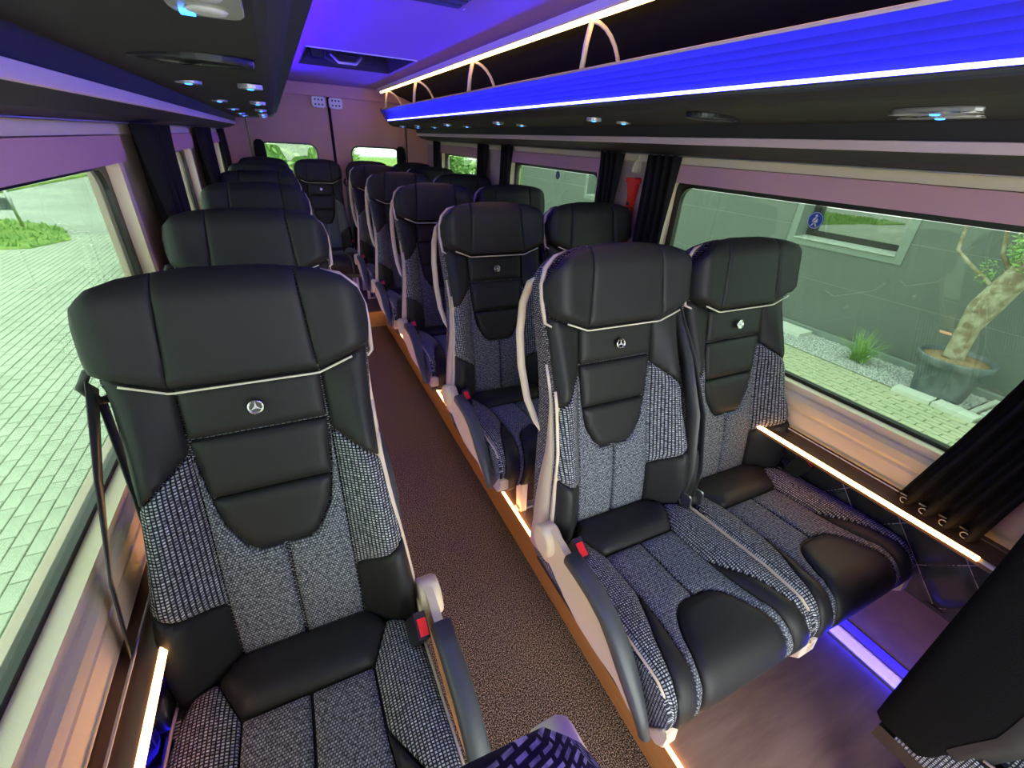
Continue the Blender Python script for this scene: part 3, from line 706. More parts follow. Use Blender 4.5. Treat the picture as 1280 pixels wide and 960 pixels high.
        def rubber():
            c = [(-.150, .484), (-.20, .484), (-.25, .480), (-.297, .466), (-.337, .440), (-.372, .409), (-.406, .373), (-.436, .338), (-.457, .305)]
            mb = MB(); rings = []
            for i, (y, z) in enumerate(c):
                y0, z0 = c[max(i - 1, 0)]; y1, z1 = c[min(i + 1, len(c) - 1)]; t = Vector((y1 - y0, z1 - z0)).normalized(); nn = Vector((t.y, -t.x))
                if nn.y < 0: nn = -nn
                th = .016 if i < 7 else .012; wd = .021 if i < 6 else .021 - .004 * (i - 5); ring = []
                for k in range(12):
                    an = 2 * math.pi * k / 12; cx_ = abs(math.cos(an)) ** .6 * (1 if math.cos(an) > 0 else -1); sx = abs(math.sin(an)) ** .6 * (1 if math.sin(an) > 0 else -1)
                    ring.append(mb.bm.verts.new((a * .2455 + cx_ * wd, y + nn.x * sx * th, z + nn.y * sx * th)))
                rings.append(ring)
            for A, B_ in zip(rings, rings[1:]):
                for k in range(12): mb.bm.faces.new((A[k], A[(k + 1) % 12], B_[(k + 1) % 12], B_[k])).smooth = True
            mb.bm.faces.new(rings[0][::-1]); mb.bm.faces.new(rings[-1]); return mb
        P('pad_a%d' % a, 'armrest_pad', rubber, 'armrest_rubber', 'dark grey armrest pad')
        # beige trim blade up the side of the backrest
        def blade(off, n0, n1, v1):
            def f():
                mb = MB(); A = []; 
                vs_ = [-.04 + (v1 + .04) * i / 16 for i in range(17)]
                for v in vs_:
                    k = 1 - sm((v + .04) / (v1 + .04)) ** 1.3; W = wv(v) + off; nf = n0(v); wdt = max(.0015, n1 * k)
                    A.append([mb.bm.verts.new(K.B(a * (W + dx), nf - dn * wdt, v)) for dx, dn in ((-.012, 0), (.004, 0.05), (.006, .5), (.004, .95), (-.012, 1))])
                for p, q_ in zip(A, A[1:]):
                    for i in range(5): mb.bm.faces.new((p[i], p[(i + 1) % 5], q_[(i + 1) % 5], q_[i])).smooth = True
                mb.bm.faces.new(A[0][::-1]); mb.bm.faces.new(A[-1]); return mb
            return f
        P('bladeA%d' % a, 'side_trim', blade(.000, lambda v: min(Fb(wv(v), v), .05) + .004, .018, .44), 'piping_beige', 'narrow beige trim up the side of the backrest')
        P('bladeB%d' % a, 'side_trim', blade(.001, lambda v: min(Fb(wv(v), v), .05) - .018, .085, .50), 'piping_beige', 'wide beige trim blade up the side of the backrest')
    if not dark:
        # beige strip at the side of the headrest
        ha = arm if arm else belt
        def hs(a=ha):
            pts = [K.B(a * .203, .020, .597), K.B(a * .212, .006, .604), K.B(a * .2135, -.004, .65), K.B(a * .212, -.008, .69), K.B(a * .200, -.010, .728), K.B(a * .175, -.012, .752), K.B(a * .145, -.014, .763)]
            return MB().tube(pts, [.002, .004, .0055, .006, .006, .0045, .001], 8)
        P('hs%d' % ha, 'headrest_piping', hs, 'piping_beige', 'beige strip along the side of the headrest')
    if arm:
        # grab handle
        def grab():
            pts = [K.B(a * .195, -.055, .70), K.B(a * .20, -.085, .69), K.B(a * .205, -.118, .64), K.B(a * .207, -.138, .56), K.B(a * .207, -.136, .47), K.B(a * .205, -.110, .38), K.B(a * .20, -.075, .33), K.B(a * .195, -.05, .31)]
            return MB().tube(pts, [.010, .010, .0105, .011, .011, .010, .009, .007], 10)
        P('grab%d' % a, 'grab_handle', grab, 'beige_plastic', 'beige grab handle behind the shoulder')
    # --- buckle (opposite the belt)
    b = -belt
    def bk():
        mb = MB(); mb.box(-.012, .012, -.025, .025, -.035, .03); mb.bevel(.004)
        bmesh.ops.transform(mb.bm, matrix=Matrix.Translation((b * .205, -.125, .460)) @ Matrix.Rotation(R(25), 4, 'X') @ Matrix.Rotation(R(b * 12), 4, 'Y'), verts=mb.bm.verts); return mb
    bo = P('bk%d' % b, 'buckle', bk, 'black_plastic', 'black belt buckle')
    def bt():
        mb = MB(); mb.box(-.0085, .0085, -.020, .012, .024, .034); mb.bevel(.003)
        bmesh.ops.transform(mb.bm, matrix=Matrix.Translation((b * .205, -.125, .460)) @ Matrix.Rotation(R(25), 4, 'X') @ Matrix.Rotation(R(b * 12), 4, 'Y'), verts=mb.bm.verts); return mb
    P('bt%d' % b, 'release_button', bt, 'red_plastic', 'red release button', bo)
    P('stalk%d' % b, 'buckle_stalk', lambda: MB().ribbon([(b * .207, -.105, .43), (b * .215, -.06, .35), (b * .215, -.03, .27)], (0, 1, 0), .03, .004), 'belt_web')
    if dark: return root
    # --- shoulder belt
    t = belt
    g0 = Vector(K.B(t * .226, -.030, .60))
    P('guide%d' % t, 'belt_guide', lambda: MB().tube([g0 + Vector((-t * .02, .01, -.03)), g0 + Vector((0, .0, -.03)), g0 + Vector((t * .012, -.005, .0)), g0 + Vector((0, 0, .022)), g0 + Vector((-t * .025, .01, .02))], .008, 8), 'black_plastic')
    def strap(k=0):
        g = g0 + Vector((0, -.012, -.012)); end = Vector((t * .243, -.03, .40))
        pts = [g + Vector((0, .012, .012)), g, g * .8 + end * .2 + Vector((t * .000, -.050, 0)), g * .55 + end * .45 + Vector((t * .002, -.085, 0)), g * .25 + end * .75 + Vector((t * .002, -.075, 0)), end + Vector((0, -.03, 0))]
        return MB().ribbon(pts, [(0, 1, .1), (0, 1, .1), (.1 * t, 1, 0), (t * .25, 1, 0), (t * .3, 1, 0), (0, 1, 0)], [.044, .044, .042, .038, .032, .026], .0022)
    P('strapA%d' % t, 'seat_belt', strap, 'belt_web', 'black seat belt webbing')
    def strap2():
        g = g0 + Vector((0, .01, -.03)); end = Vector((t * .235, .0, .27))
        return MB().ribbon([g, g * .6 + end * .4 + Vector((-t * .004, .03, 0)), g * .3 + end * .7 + Vector((-t * .004, .03, 0)), end], (0, 1, 0), .034, .0022)
    P('strapB%d' % t, 'belt_lower_run', strap2, 'belt_web')
    def tongue():
        mb = MB(); mb.prism(rrect(-.016, .016, -.022, .022, .008), -.003, .003, 'x'); mb.prism([(-.009, -.020), (.009, -.020), (.009, -.055), (-.009, -.055)], -.0015, .0015, 'x')
        bmesh.ops.transform(mb.bm, matrix=Matrix.Translation((t * .244, -.085, .44)) @ Matrix.Rotation(R(-10), 4, 'X'), verts=mb.bm.verts); return mb
    P('tongue%d' % t, 'belt_tongue', tongue, 'steel', 'chrome belt tongue')
    return root

KL, KR = SeatKit(R(15)), SeatKit(R(12))
LX, RX, RWX = -.609, .208, .648
G = 'coach seats of the minibus'
def place(o, x, y, label):
    o.location = (x, y, PZ); tag(o, label, 'seat', G)
Lp = make_seat(KL, 1, -1); place(Lp, LX, .665, 'large black and grey single coach seat at the left window, nearest in full view')
for y, lb in ((-.165, 'single seat whose backrest top pokes up at the bottom edge of the picture'),
              (1.37, 'second single seat on the left, directly behind the large nearest one'),
              (2.20, 'third single seat on the left, counted from the large nearest one'),
              (2.95, 'fourth single seat on the left, mostly hidden behind three headrests'),
              (3.74, 'fifth single seat on the left, just in front of the rear row')):
    place(copy_tree(Lp), LX, y, lb)
Rp = make_seat(KR, -1, 1); place(Rp, RX, .70, 'nearest aisle seat of the double seats on the right, with beige armrest')
for y, lb in ((1.475, 'second aisle seat on the right, directly behind the nearest double seat'),
              (2.25, 'third aisle seat on the right, counted from the nearest double seat'),
              (3.03, 'fourth aisle seat on the right counted from the front'),
              (3.80, 'fifth aisle seat on the right, last before the rear row')):
    place(copy_tree(Rp), RX, y, lb)
Wp = make_seat(KR, 0, -1); place(Wp, RWX, .70, 'nearest window seat on the right beside the window with the potted tree')
for y, lb in ((1.475, 'second window seat on the right, in front of the red hammer pillar'),
              (2.25, 'third window seat on the right, at the middle window'),
              (3.03, 'fourth window seat on the right counted from the front'),
              (3.80, 'fifth window seat on the right, beside the rearmost side window')):
    place(copy_tree(Wp), RWX, y, lb)
KB = SeatKit(R(1)); Bp = make_seat(KB, 0, -1, True); place(Bp, .668, .0, 'seat at the lower right corner, its black side towards the camera')
for x, lb in ((-.60, 'leftmost seat of the rear row'), (-.185, 'rear row seat facing down the aisle, round emblem in view'), (.235, 'rear row seat right of the aisle, below the right rear window'), (.65, 'rightmost seat of the rear row')):
    rs = copy_tree(Wp); rs.scale = (.90, 1, 1); place(rs, x, 4.42, lb)

# ------------------------------------------------------------------ curtains, pillar things
def curtain(s, ya, yb, label, x=.848, z0=.70, z1=1.45, amp=.018, pleats=5, ya0=None, yb0=None, ties=False):
    ya0 = ya if ya0 is None else ya0; yb0 = yb if yb0 is None else yb0
    t = thing('curtain', label, 'curtain', (s * x, (ya + yb) / 2, z0), 'black window curtains')
    mb = MB(); n, mz = pleats * 8, 14; V = []; F = []
    for side in (0, 1):
        for j in range(mz + 1):
            f = j / mz; z = z0 + (z1 - z0) * f; pinch = 1 - .14 * math.sin(math.pi * f)
            a, b = ya0 + (ya - ya0) * f, yb0 + (yb - yb0) * f; mid = (a + b) / 2
            for i in range(n + 1):
                ph = i / n; y = mid + (a + (b - a) * ph - mid) * pinch
                xx = x - amp * math.sin(ph * pleats * 2 * math.pi + .5 * math.sin(f * 4)) - .004 * math.sin(ph * 23 + f * 5) - side * .003
                V.append((s * xx, y, z))
    o2 = (n + 1) * (mz + 1)
    for j in range(mz):
        for i in range(n):
            a = j * (n + 1) + i
            F.append((a, a + 1, a + n + 2, a + n + 1)); F.append((o2 + a, o2 + a + n + 1, o2 + a + n + 2, o2 + a + 1))
    for j in range(mz):
        for i in (0, n):
            a = j * (n + 1) + i; F.append((a, a + n + 1, o2 + a + n + 1, o2 + a))
    for i in range(n):
        for j in (0, mz):
            a = j * (n + 1) + i; F.append((a, a + 1, o2 + a + 1, o2 + a))
    mb.add(V, F); mb.build('cloth', 'curtain_black', t)
    for k in range(pleats):
        y = ya + (yb - ya) * (k + .5) / pleats
        MB().tube([(s * (x - .0), y + .006 * math.cos(a), z1 - .004 + .006 * math.sin(a)) for a in [R(q_ * 45) for q_ in range(8)]], .0012, 5, closed=True).build('curtain_ring', 'steel', t)
        if ties:
            y = ya0 + (yb0 - ya0) * (k + .5) / pleats
            MB().tube([(s * (x - .012), y + .008 * math.cos(a), z0 + .004 + .008 * math.sin(a)) for a in [R(q_ * 45) for q_ in range(8)]], .0014, 5, closed=True).build('curtain_ring', 'steel', t, label='brass ring at the hem')
    return t
curtain(1, 1.37, 1.55, 'black curtain on the right between the potted tree window and the red hammer', amp=.017, pleats=4)
curtain(1, 1.705, 1.87, 'black curtain on the right just behind the red hammer', amp=.02, pleats=4, ya0=1.73, yb0=1.84)
curtain(1, 2.82, 2.98, 'black curtain on the right at the far end of the middle window', amp=.018, pleats=3)
curtain(1, 3.22, 3.40, 'black curtain on the right in front of the rearmost side window', amp=.018, pleats=3)
curtain(1, 4.33, 4.50, 'black curtain in the rear right corner', amp=.018, pleats=3)
curtain(1, .03, .20, 'black curtain gathered at the right edge of the picture above the ledge', x=.835, amp=.022, pleats=4, ya0=.16, yb0=.33, z0=.69, ties=True)
curtain(-1, 1.66, 2.02, 'wide black curtain on the left pillar behind the nearest window', x=.828, amp=.03, pleats=5)
curtain(-1, 2.92, 3.34, 'black curtain on the second left pillar', x=.832, amp=.028, pleats=5)
curtain(-1, 4.30, 4.55, 'black curtain in the rear left corner', amp=.02, pleats=3)
for s in (1, -1):
    for zz, nm in ((1.449, 'upper'), (.698, 'lower')):
        tag(MB().tube([(s * .842, -1.3, zz), (s * .842, 4.6, zz)], .0025, 6).build('curtain_rail', 'steel'), '%s steel curtain rail along the %s windows' % (nm, 'right' if s > 0 else 'left'), 'rail')
HY = 1.628
h = thing('emergency_hammer', 'red emergency hammer on the right window pillar between two curtains', 'hammer', (.872, HY, 1.20))
MB().prism(rrect(HY - .027, HY + .027, 1.335, 1.358, .006), .845, .884, 'x').bevel(.004).build('holder', 'red_plastic', h)
MB().prism([(HY - .024, 1.335), (HY + .024, 1.335), (HY + .014, 1.28), (HY + .011, 1.245), (HY - .011, 1.245), (HY - .014, 1.28)], .852, .882, 'x').bevel(.004).build('head', 'red_plastic', h)
MB().prism([(HY - .011, 1.242), (HY + .011, 1.242), (HY + .010, 1.09), (HY - .010, 1.09)], .858, .880, 'x').bevel(.004).build('handle', 'red_plastic', h)
MB().box(.850, .853, HY - .008, HY + .008, 1.25, 1.262).build('slot', 'black_plastic', h)
hk = thing('coat_hook', 'cream coat hook above the red hammer', 'hook', (.872, HY, 1.40))
MB().prism([(HY - .005, 1.44), (HY + .006, 1.44), (HY + .012, 1.41), (HY + .014, 1.38), (HY - .014, 1.38), (HY - .010, 1.41)], .862, .884, 'x').bevel(.003).build('plate', 'piping_cream', hk)
MB().tube([(.866, HY, 1.425), (.854, HY, 1.41), (.848, HY, 1.39), (.852, HY, 1.380)], .0045, 8).build('peg', 'piping_cream', hk)
def sticker(y, z, r, label):
    t = thing('sticker', label, 'sticker', (.9095, y, z))
    MB().lathe([(r, 0), (r, .0004)], (.9098, y, z), 32, Matrix.Rotation(R(-90), 3, 'Y')).build('disc', 'sticker_blue', t)
    x = .9088; k = r / .03
    m = MB(); ring = [(y + r * .93 * math.cos(a), z + r * .93 * math.sin(a)) for a in [R(12 * i) for i in range(30)]]; ring2 = [(y + r * .87 * math.cos(a), z + r * .87 * math.sin(a)) for a in [R(12 * i) for i in range(30)]]
    m.prism(ring, x, x + .0003, 'x', hole=ring2)
    m.prism([(y + .0045 * k * math.cos(R(30 * i)), z + .016 * k + .0045 * k * math.sin(R(30 * i))) for i in range(12)], x, x + .0003, 'x')
    m.prism([(y + a * k, z + b * k) for a, b in ((-.004, .010), (.004, .010), (.009, .004), (.010, -.006), (.005, -.008), (-.005, -.008), (-.010, -.006), (-.009, .004))], x, x + .0003, 'x')
    m.prism([(y + a * k, z + b * k) for a, b in ((-.005, -.010), (-.001, -.010), (-.006, -.020), (-.012, -.020))], x, x + .0003, 'x')
    m.prism([(y + a * k, z + b * k) for a, b in ((.005, -.010), (.001, -.010), (.006, -.020), (.012, -.020))], x, x + .0003, 'x')
    m.build('belt_symbol', 'white_plastic', t)
    m = MB().prism([(y + a * k, z + b * k) for a, b in ((-.007, .007), (-.005, .009), (.008, -.005), (.006, -.007))], x - .0005, x - .0002, 'x').build('belt_stroke', 'sticker_blue', t)
sticker(0.841, 1.303, .024, 'round blue seat belt sticker on the potted tree window')
sticker(2.333, 1.318, .022, 'round blue seat belt sticker on the middle right window')

# ------------------------------------------------------------------ outside
GR = CZ - 2.2
gr = MB().box(-60, 60, -40, 70, GR - .2, GR - .055).build('ground', 'asphalt', kind='structure'); tag(gr, 'pale grey asphalt yard around the minibus')
bl = MB().box(-9.5, -1.1, -4, 13.2, GR - .05, GR - .014).build('paving_bed', 'joint_sand', kind='structure'); tag(bl, 'bed of the pale paving on the left')
br_ = MB().box(1.2, 5.47, -4, 17, GR - .05, GR - .014).build('paving_bed', 'joint_dark', kind='structure'); tag(br_, 'bed of the small paving on the right')
def paver_mesh(L, W, gap, ch, m):
    mb = MB(); a, b = L / 2 - gap / 2, W / 2 - gap / 2; V = []
    for (dx, z) in ((0, -.02), (0, -.003), (ch, 0)):
        V += [(-b + dx, -a + dx, z), (b - dx, -a + dx, z), (b - dx, a - dx, z), (-b + dx, a - dx, z)]
    F = []
    for k in (0, 4): F += [(k + i, k + (i + 1) % 4, k + 4 + (i + 1) % 4, k + 4 + i) for i in range(4)]
    F.append((8, 9, 10, 11)); mb.add(V, F)
    for f in mb.bm.faces: f.smooth = False
    o = mb.build('paver', m); me = o.data; bpy.data.objects.remove(o); return me
def pave(parent, x0, x1, y0, y1, L, W, gap, m, near, nmax=300, rot=0.0, lim=None):
    me = paver_mesh(L, W, gap, .003, m); cand = []
    nx = int((x1 - x0) / W); ny = int((y1 - y0) / L)
    for i in range(nx):
        for j in range(ny):
            x = x0 + (i + .5) * W; y = y0 + (j + .5) * L + (L / 2 if i % 2 else 0)
            if rot: dx, dy = x - x0, y - y0; x, y = x1 - (x1 - x) * math.cos(rot) - dy * math.sin(rot) * 1.0, y - 0 * dx
            cand.append((near(x, y), x, y))
    cand.sort(); vis = [c for c in cand if c[0] < 900]
    pl_ = Vector(wloc(parent))
    for k, (d, x, y) in enumerate(vis[:nmax]):
        o = bpy.data.objects.new('paver', me); col.objects.link(o); o.parent = parent
        o.location = Vector((x, y, GR + random.uniform(-.0015, .0015))) - pl_; o.rotation_euler = (0, 0, random.uniform(-.006, .006) + (-rot if rot else 0))
    mb = MB(); a, b = L / 2 - gap / 2, W / 2 - gap / 2; V = []; F = []
    rest = vis[nmax:] + [c for c in cand if c[0] >= 900]
    for d, x, y in rest:
        z = GR + random.uniform(-.0015, .0015); n = len(V)
        for dd, zz in ((0, z - .02), (.003, z)): V += [(x - b + dd, y - a + dd, zz), (x + b - dd, y - a + dd, zz), (x + b - dd, y + a - dd, zz), (x - b + dd, y + a - dd, zz)]
        F += [(n + i, n + (i + 1) % 4, n + 4 + (i + 1) % 4, n + 4 + i) for i in range(4)] + [(n + 4, n + 5, n + 6, n + 7)]
    mb.add(V, F)
    for f in mb.bm.faces: f.smooth = False
    o = mb.build('pavers', m, parent, kind='stuff', fix=False)
def visL(x, y):
    if x > -1.25: return 999
    rel = (x - CX) ; a = rel / max(y, .01)
    return math.hypot(x - CX, y) if y > .3 and -1.05 < a < -.26 else 999
pave(bl, -9.3, -1.15, -1.0, 13.0, .20, .095, .008, 'paver_left', visL)
def visR(x, y):
    rel = x - CX; a = rel / max(y, .01)
    return math.hypot(rel, y - 2) if y > .6 and a > .9 and x > 3.3 else 999
pave(br_, 1.3, 5.47, -1.0, 16.8, .205, .0855, .008, 'paver_right', visR)
def lawn(name, poly, label):
    mb = MB(); n = len(poly); mb.prism(poly, GR - .06, GR + .012, 'z'); o = mb.build(name, 'lawn', kind='structure'); tag(o, label)
    # tufts
    g = MB(); V = []; F = []
    xs = [p[0] for p in poly]; ys = [p[1] for p in poly]
    cnt = 0
    while cnt < 2600:
        x, y = random.uniform(min(xs), max(xs)), random.uniform(min(ys), max(ys)); ins = False
        for i in range(n):
            (ax, ay), (bx, by) = poly[i - 1], poly[i]
            if (ay > y) != (by > y) and x < (bx - ax) * (y - ay) / (by - ay) + ax: ins = not ins
        cnt += 1
        if not ins: continue
        a = random.uniform(0, 6.28); hh = random.uniform(.05, .12); wd = .03; k = len(V)
        V += [(x - wd * math.cos(a), y - wd * math.sin(a), GR), (x + wd * math.cos(a), y + wd * math.sin(a), GR), (x + .04 * math.cos(a * 3), y + .04 * math.sin(a * 3), GR + hh)]; F.append((k, k + 1, k + 2))
    g.add(V, F).build('grass_blades', 'leaf', o, kind='stuff', fix=False)
lawn('lawn', [(-12, 11.2), (-5.0, 11.6), (-4.6, 12.4), (-5.2, 14.0), (-6.5, 15.2), (-12, 15.6)], 'patch of grass beyond the pale paving on the left')
lawn('lawn', [(-40, 19), (-8.9, 20.5), (-8.3, 30), (12, 30), (12, 34), (-40, 60)], 'wide green lawn at the far end of the yard')
lawn('lawn', [(-2, 40), (22, 40), (26, 62), (-2, 62)], 'far lawn seen through the right rear window')
# steel barrier at far left
bx = thing('barrier', 'grey tubular steel stand by the lawn at the left edge', 'barrier', (-6.9, 14.2, GR))
for dx in (0, .5): MB().tube([(-7.4 + dx * 1.6, 14.4, GR), (-7.4 + dx * 1.6, 14.4, GR + .9), (-7.15 + dx * 1.6, 14.3, GR + 1.05), (-6.75 + dx * 1.6, 14.1, GR + .9), (-6.7 + dx * 1.6, 14.1, GR)], .03, 8).build('hoop', 'steel', bx)
MB().box(-7.4, -5.95, 14.2, 14.26, GR + .35, GR + .60).build('board', 'pot_plastic', bx)

# gravel strip and kerb
struct('gravel_bed', MB().box(5.47, 6.33, -2, 17, GR - .05, GR - .012), 'gravel', 'grey gravel strip along the dark house wall')
g = MB(); V = []; F = []
for _ in range(5200):
    x, y = random.uniform(5.50, 6.20), random.uniform(1.0, 6.5); r_ = random.uniform(.012, .026); z = GR - .010; k = len(V)
    a = random.uniform(0, 6)
    V += [(x + r_ * math.cos(a + t_), y + r_ * math.sin(a + t_), z) for t_ in (0, 1.6, 3.1, 4.7)] + [(x, y, z + r_ * .8)]
    F += [(k + i, k + (i + 1) % 4, k + 4) for i in range(4)]
tag(g.add(V, F).build('pebbles', 'gravel', kind='stuff', fix=False), 'loose grey pebbles on the gravel strip', 'gravel')
struct('kerb', MB().box(6.22, 6.30, -2, 13.5, GR - .05, GR + .06), 'house_frame', 'dark kerb at the foot of the house wall')
# house
HXW = 6.33
hs = thing('house', 'dark grey panelled house wall with a recessed window', 'building', (HXW, 4, GR))
WY0, WY1, WZ0, WZ1 = 2.83, 4.38, CZ - 1.06, CZ + .55
zs = [GR, CZ - 1.50, CZ - .80, CZ - .10, CZ + .60, CZ + 1.3, CZ + 2.0, CZ + 2.7]; seams = [-2.5, .2, 5.80, 8.3, 10.9, 13.4]
W2 = (8.35, 9.9)
for i in range(len(zs) - 1):
    for j in range(len(seams) - 1):
        a, b, z0, z1 = seams[j] + .004, seams[j + 1] - .004, zs[i] + .004, zs[i + 1] - .004
        rects = [(a, b, z0, z1)]
        for (wy0, wy1) in ((WY0, WY1), W2):
            new = []
            for (p, q_, r_, t_) in rects:
                if q_ <= wy0 or p >= wy1 or t_ <= WZ0 or r_ >= WZ1: new.append((p, q_, r_, t_)); continue
                if p < wy0: new.append((p, wy0, r_, t_))
                if q_ > wy1: new.append((wy1, q_, r_, t_))
                c, d = max(p, wy0), min(q_, wy1)
                if r_ < WZ0: new.append((c, d, r_, WZ0))
                if t_ > WZ1: new.append((c, d, WZ1, t_))
            rects = new
        rects = [r_ for r_ in rects if r_[1] - r_[0] > .005 and r_[3] - r_[2] > .005]
        if rects:
            for (p, q_, r_, t_) in rects: MB().box(HXW, HXW + .03, p, q_, r_, t_).build('siding_panel', 'siding', hs)
mbk = MB()
for p, q_, z0, z1 in ((-2.5, WY0, GR, CZ + 2.7), (WY0, WY1, GR, WZ0), (WY0, WY1, WZ1, CZ + 2.7), (WY1, W2[0], GR, CZ + 2.7), (W2[0], W2[1], GR, WZ0), (W2[0], W2[1], WZ1, CZ + 2.7), (W2[1], 13.4, GR, CZ + 2.7)): mbk.box(HXW + .007, HXW + .3, p, q_, z0, z1)
mbk.build('wall_core', 'joint_light', hs)
for (wy0, wy1) in ((WY0, WY1), W2):
    o_ = [(wy0 - .0, WZ0 - .0), (wy1 + .0, WZ0 - .0), (wy1 + .0, WZ1), (wy0 - .0, WZ1)]
    i_ = [(wy0 + .10, WZ0 + .10), (wy1 - .10, WZ0 + .10), (wy1 - .10, WZ1 - .1), (wy0 + .10, WZ1 - .1)]
    wf = MB().prism(o_, HXW - .012, HXW + .30, 'x', hole=i_).build('window_surround', 'house_frame', hs)
    MB().prism(i_, HXW + .24, HXW + .29, 'x', hole=[(wy0 + .18, WZ0 + .19), (wy1 - .18, WZ0 + .19), (wy1 - .18, WZ1 - .18), (wy0 + .18, WZ1 - .18)]).build('sash', 'rack_felt', wf)
    MB().box(HXW + .26, HXW + .27, wy0 + .16, wy1 - .16, WZ0 + .17, WZ1 - .16).build('pane', 'house_glass', wf)
    MB().extrude_profile([(HXW + .30, WZ0 + .115), (HXW - .03, WZ0 + .10), (HXW - .03, WZ0 + .085), (HXW + .30, WZ0 + .09)], wy0 + .1, wy1 - .1).build('window_sill', 'joint_light', hs)
    MB().box(HXW + .6, HXW + .62, wy0 - .3, wy1 + .3, WZ0 - .3, WZ1 + .3).build('room_backdrop', 'room_dark', hs)
MB().box(HXW + .30, HXW + .36, 3.00, 3.10, WZ0 + .25, WZ1 - .2).build('table_leg', 'riser_wood', hs)
# ledge block, slabs, grate
tag(MB().box(5.85, 6.15, 3.42, 3.88, GR - .01, GR + .05).bevel(.01).build('stone_block', 'stone_white'), 'pale flat stone block by the house wall behind the window seat', 'stone')
for k, (x, y0, y1, a) in enumerate(((5.42, 1.62, 1.97, 4), (5.44, 1.24, 1.60, -3), (5.46, .80, 1.21, 2))):
    o = MB().box(-.09, .09, -(y1 - y0) / 2, (y1 - y0) / 2, 0, .055).bevel(.008).build('edge_stone', 'stone_white'); o.location = (x, (y0 + y1) / 2, GR - .01); o.rotation_euler = (0, 0, R(a))
    tag(o, ('white edging stone left of the plant pot', 'white edging stone directly in front of the plant pot', 'white edging stone right of the plant pot')[k], 'stone', 'white edging stones')
gt = thing('drain_grate', 'weathered slatted grate on the ground behind the plant pot', 'grate', (5.9, .85, GR))
for k in range(8): MB().box(5.62, 6.20, .74 + k * .083, .785 + k * .083, GR + .0, GR + .03).build('slat', 'stone_white', gt)
MB().box(5.60, 6.21, .71, 1.40, GR - .011, GR - .0005).build('bed', 'grate_wood', gt)
# pot + tree
px_, py_ = 5.75, 1.72
pt = thing('plant_pot', 'large grey plastic plant pot by the house wall', 'pot', (px_, py_, GR))
MB().lathe([(.23, 0), (.235, .02), (.285, .36), (.30, .37), (.32, .375), (.335, .45), (.33, .465), (.312, .465), (.30, .43), (.27, .40)], (px_, py_, GR + .001), 40).build('pot_wall', 'pot_plastic', pt)
MB().lathe([(.29, .40), (.29, .425), (.15, .44), (.03, .45)], (px_, py_, GR), 28).build('soil', 'soil', pt)
tr = thing('olive_tree', 'gnarled tree with a leaning pale trunk growing in the grey pot', 'tree', (px_ - .01, py_ + .02, GR + .43))
T = [(px_ - .02, 1.75, GR + .42), (px_ - .02, 1.748, GR + .50), (px_ - .03, 1.755, .03), (px_ - .03, 1.73, .25), (px_ - .03, 1.67, .47), (px_ - .03, 1.60, .70), (px_ - .02, 1.50, 1.0), (px_, 1.42, 1.3)]
MB().tube(T, [.105, .088, .092, .125, .118, .105, .08, .05], 16).build('trunk', 'bark', tr)
for (t0, rr_) in ((T[3], .05), (T[4], .055), (T[5], .045)):
    MB().lathe([(rr_ * .3, -rr_ * .5), (rr_, 0), (rr_ * .8, rr_ * .5), (rr_ * .3, rr_ * .7)], (t0[0] - .09, t0[1] + .02, t0[2]), 10, Matrix.Rotation(R(-80), 3, 'Y')).build('knot', 'bark', tr)
MB().tube([(px_ - .05, 1.70, .44), (px_ - .1, 1.80, .52), (px_ - .12, 1.99, .65), (px_ - .12, 2.13, .76), (px_ - .12, 2.16, 1.0), (px_ - .12, 2.10, 1.15), (px_ - .12, 2.05, 1.5)], [.026, .020, .018, .018, .016, .015, .012], 8).build('branch', 'bark', tr)
MB().tube([(px_ - .05, 1.66, .60), (px_ - .08, 1.80, .78), (px_ - .1, 1.86, 1.0), (px_ - .1, 1.88, 1.3)], [.026, .020, .017, .014], 8).build('branch', 'bark', tr)
def leaves(c, rad, n, size, m, parent, name='foliage', flat=1.0):
    V = []; F = []
    for _ in range(n):
        while True:
            d = Vector((random.uniform(-1, 1), random.uniform(-1, 1), random.uniform(-1, 1)))
            if d.length <= 1: break
        p = Vector(c) + Vector((d.x * rad[0], d.y * rad[1], d.z * rad[2])); a = Vector((random.gauss(0, 1), random.gauss(0, 1), random.gauss(0, 1))).normalized()
        b = a.orthogonal().normalized(); sz = size * random.uniform(.6, 1.3); k = len(V)
        V += [p - a * sz, p + b * sz * .35, p + a * sz, p - b * sz * .35]; F.append((k, k + 1, k + 2, k + 3))
    mb = MB(); mb.add(V, F); return mb.build(name, m, parent, kind='stuff', fix=False)
leaves((px_ - .06, 1.55, .92), (.22, .25, .30), 1300, .026, 'leaf', tr)
leaves((px_ - .08, 1.84, .60), (.10, .09, .13), 120, .018, 'leaf', tr)
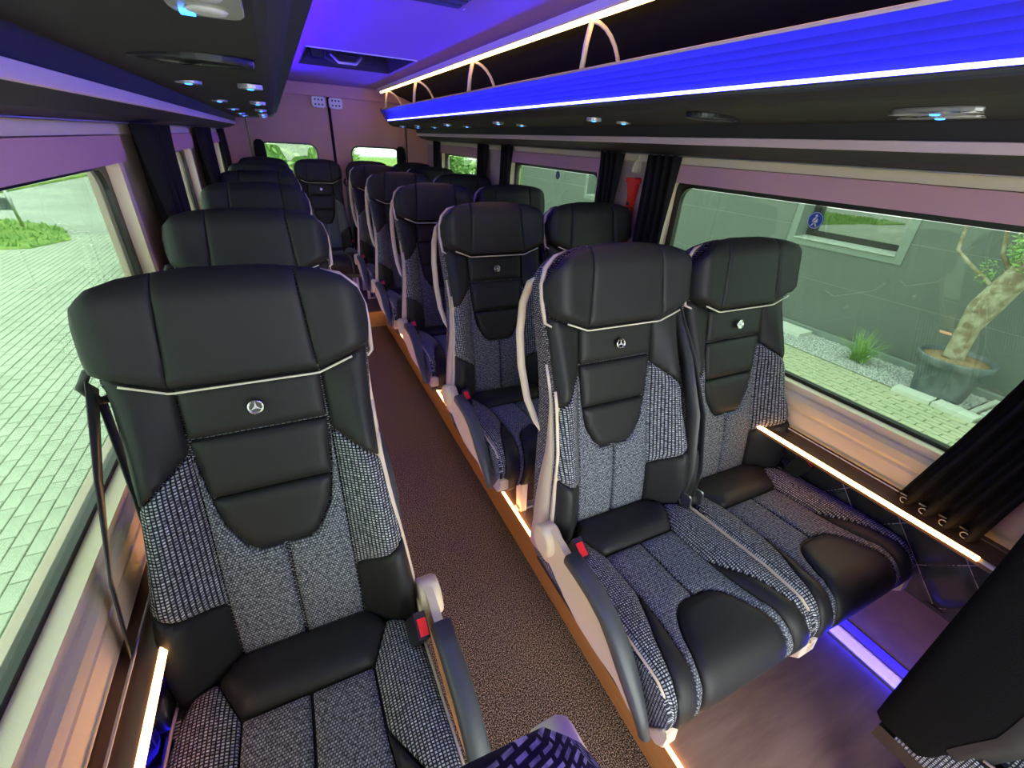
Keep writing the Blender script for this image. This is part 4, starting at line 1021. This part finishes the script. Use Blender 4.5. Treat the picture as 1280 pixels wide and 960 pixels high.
# grass tuft
tf = thing('grass_tuft', 'bright green tuft of arching grass in the gravel', 'plant', (5.84, 2.60, GR))
V = []; F = []
for k in range(120):
    a = random.uniform(0, 6.28); L = random.uniform(.30, .50); dr = random.uniform(.15, .9); x0, y0 = 5.84 + random.uniform(-.06, .06), 2.60 + random.uniform(-.08, .08)
    n0 = len(V)
    for j in range(5):
        f = j / 4; rr_ = L * dr * f; z = GR + L * (1.1 - .25 * dr) * f - L * dr * .55 * f * f; wdt = .008 * (1 - f) + .0008
        cx_, cy_ = x0 + rr_ * math.cos(a), y0 + rr_ * math.sin(a)
        V += [(cx_ - wdt * math.sin(a), cy_ + wdt * math.cos(a), z), (cx_ + wdt * math.sin(a), cy_ - wdt * math.cos(a), z)]
    for j in range(4): F.append((n0 + 2 * j, n0 + 2 * j + 1, n0 + 2 * j + 3, n0 + 2 * j + 2))
MB().add(V, F).build('blades', 'leaf', tf, kind='stuff', fix=False)
# hedges / bushes
def bush(c, rad, n, label, name='bush', size=.12):
    t = thing(name, label, 'bush', (c[0], c[1], GR), 'bushes beyond the yard')
    mb = MB(); bmesh.ops.create_icosphere(mb.bm, subdivisions=3, radius=1)
    for v in mb.bm.verts:
        k = 1 + .12 * math.sin(v.co.x * 7 + c[0]) + .1 * math.sin(v.co.y * 9 + v.co.z * 5); v.co = Vector((c[0] + v.co.x * rad[0] * .85 * k, c[1] + v.co.y * rad[1] * .85 * k, max(GR, c[2] + v.co.z * rad[2] * .85 * k)))
    mb.build('crown', 'leaf_dark', t); 
    V = []; F = []
    for _ in range(n):
        d = Vector((random.gauss(0, 1), random.gauss(0, 1), random.gauss(0, 1))).normalized() * random.uniform(.82, 1.05)
        p = Vector((c[0] + d.x * rad[0], c[1] + d.y * rad[1], c[2] + d.z * rad[2]))
        if p.z < GR: continue
        a = Vector((random.gauss(0, 1), random.gauss(0, 1), random.gauss(0, 1))).normalized(); b = a.orthogonal().normalized(); sz = size * random.uniform(.6, 1.3); k = len(V)
        V += [p - a * sz, p + b * sz * .5, p + a * sz, p - b * sz * .5]; F.append((k, k + 1, k + 2, k + 3))
    MB().add(V, F).build('leaves', 'leaf', t, kind='stuff', fix=False)
bush((-.15, 10.2, .6), (1.15, 1.0, 2.0), 6000, 'leafy green bush behind the left rear window', size=.07)
bush((4.7, 16.9, .3), (1.25, 1.2, 2.0), 4500, 'green hedge bush seen through the rearmost right side window', size=.10)
bush((7.4, 16.6, .3), (1.3, 1.2, 2.1), 4500, 'green hedge bush next to the end of the house wall', size=.10)
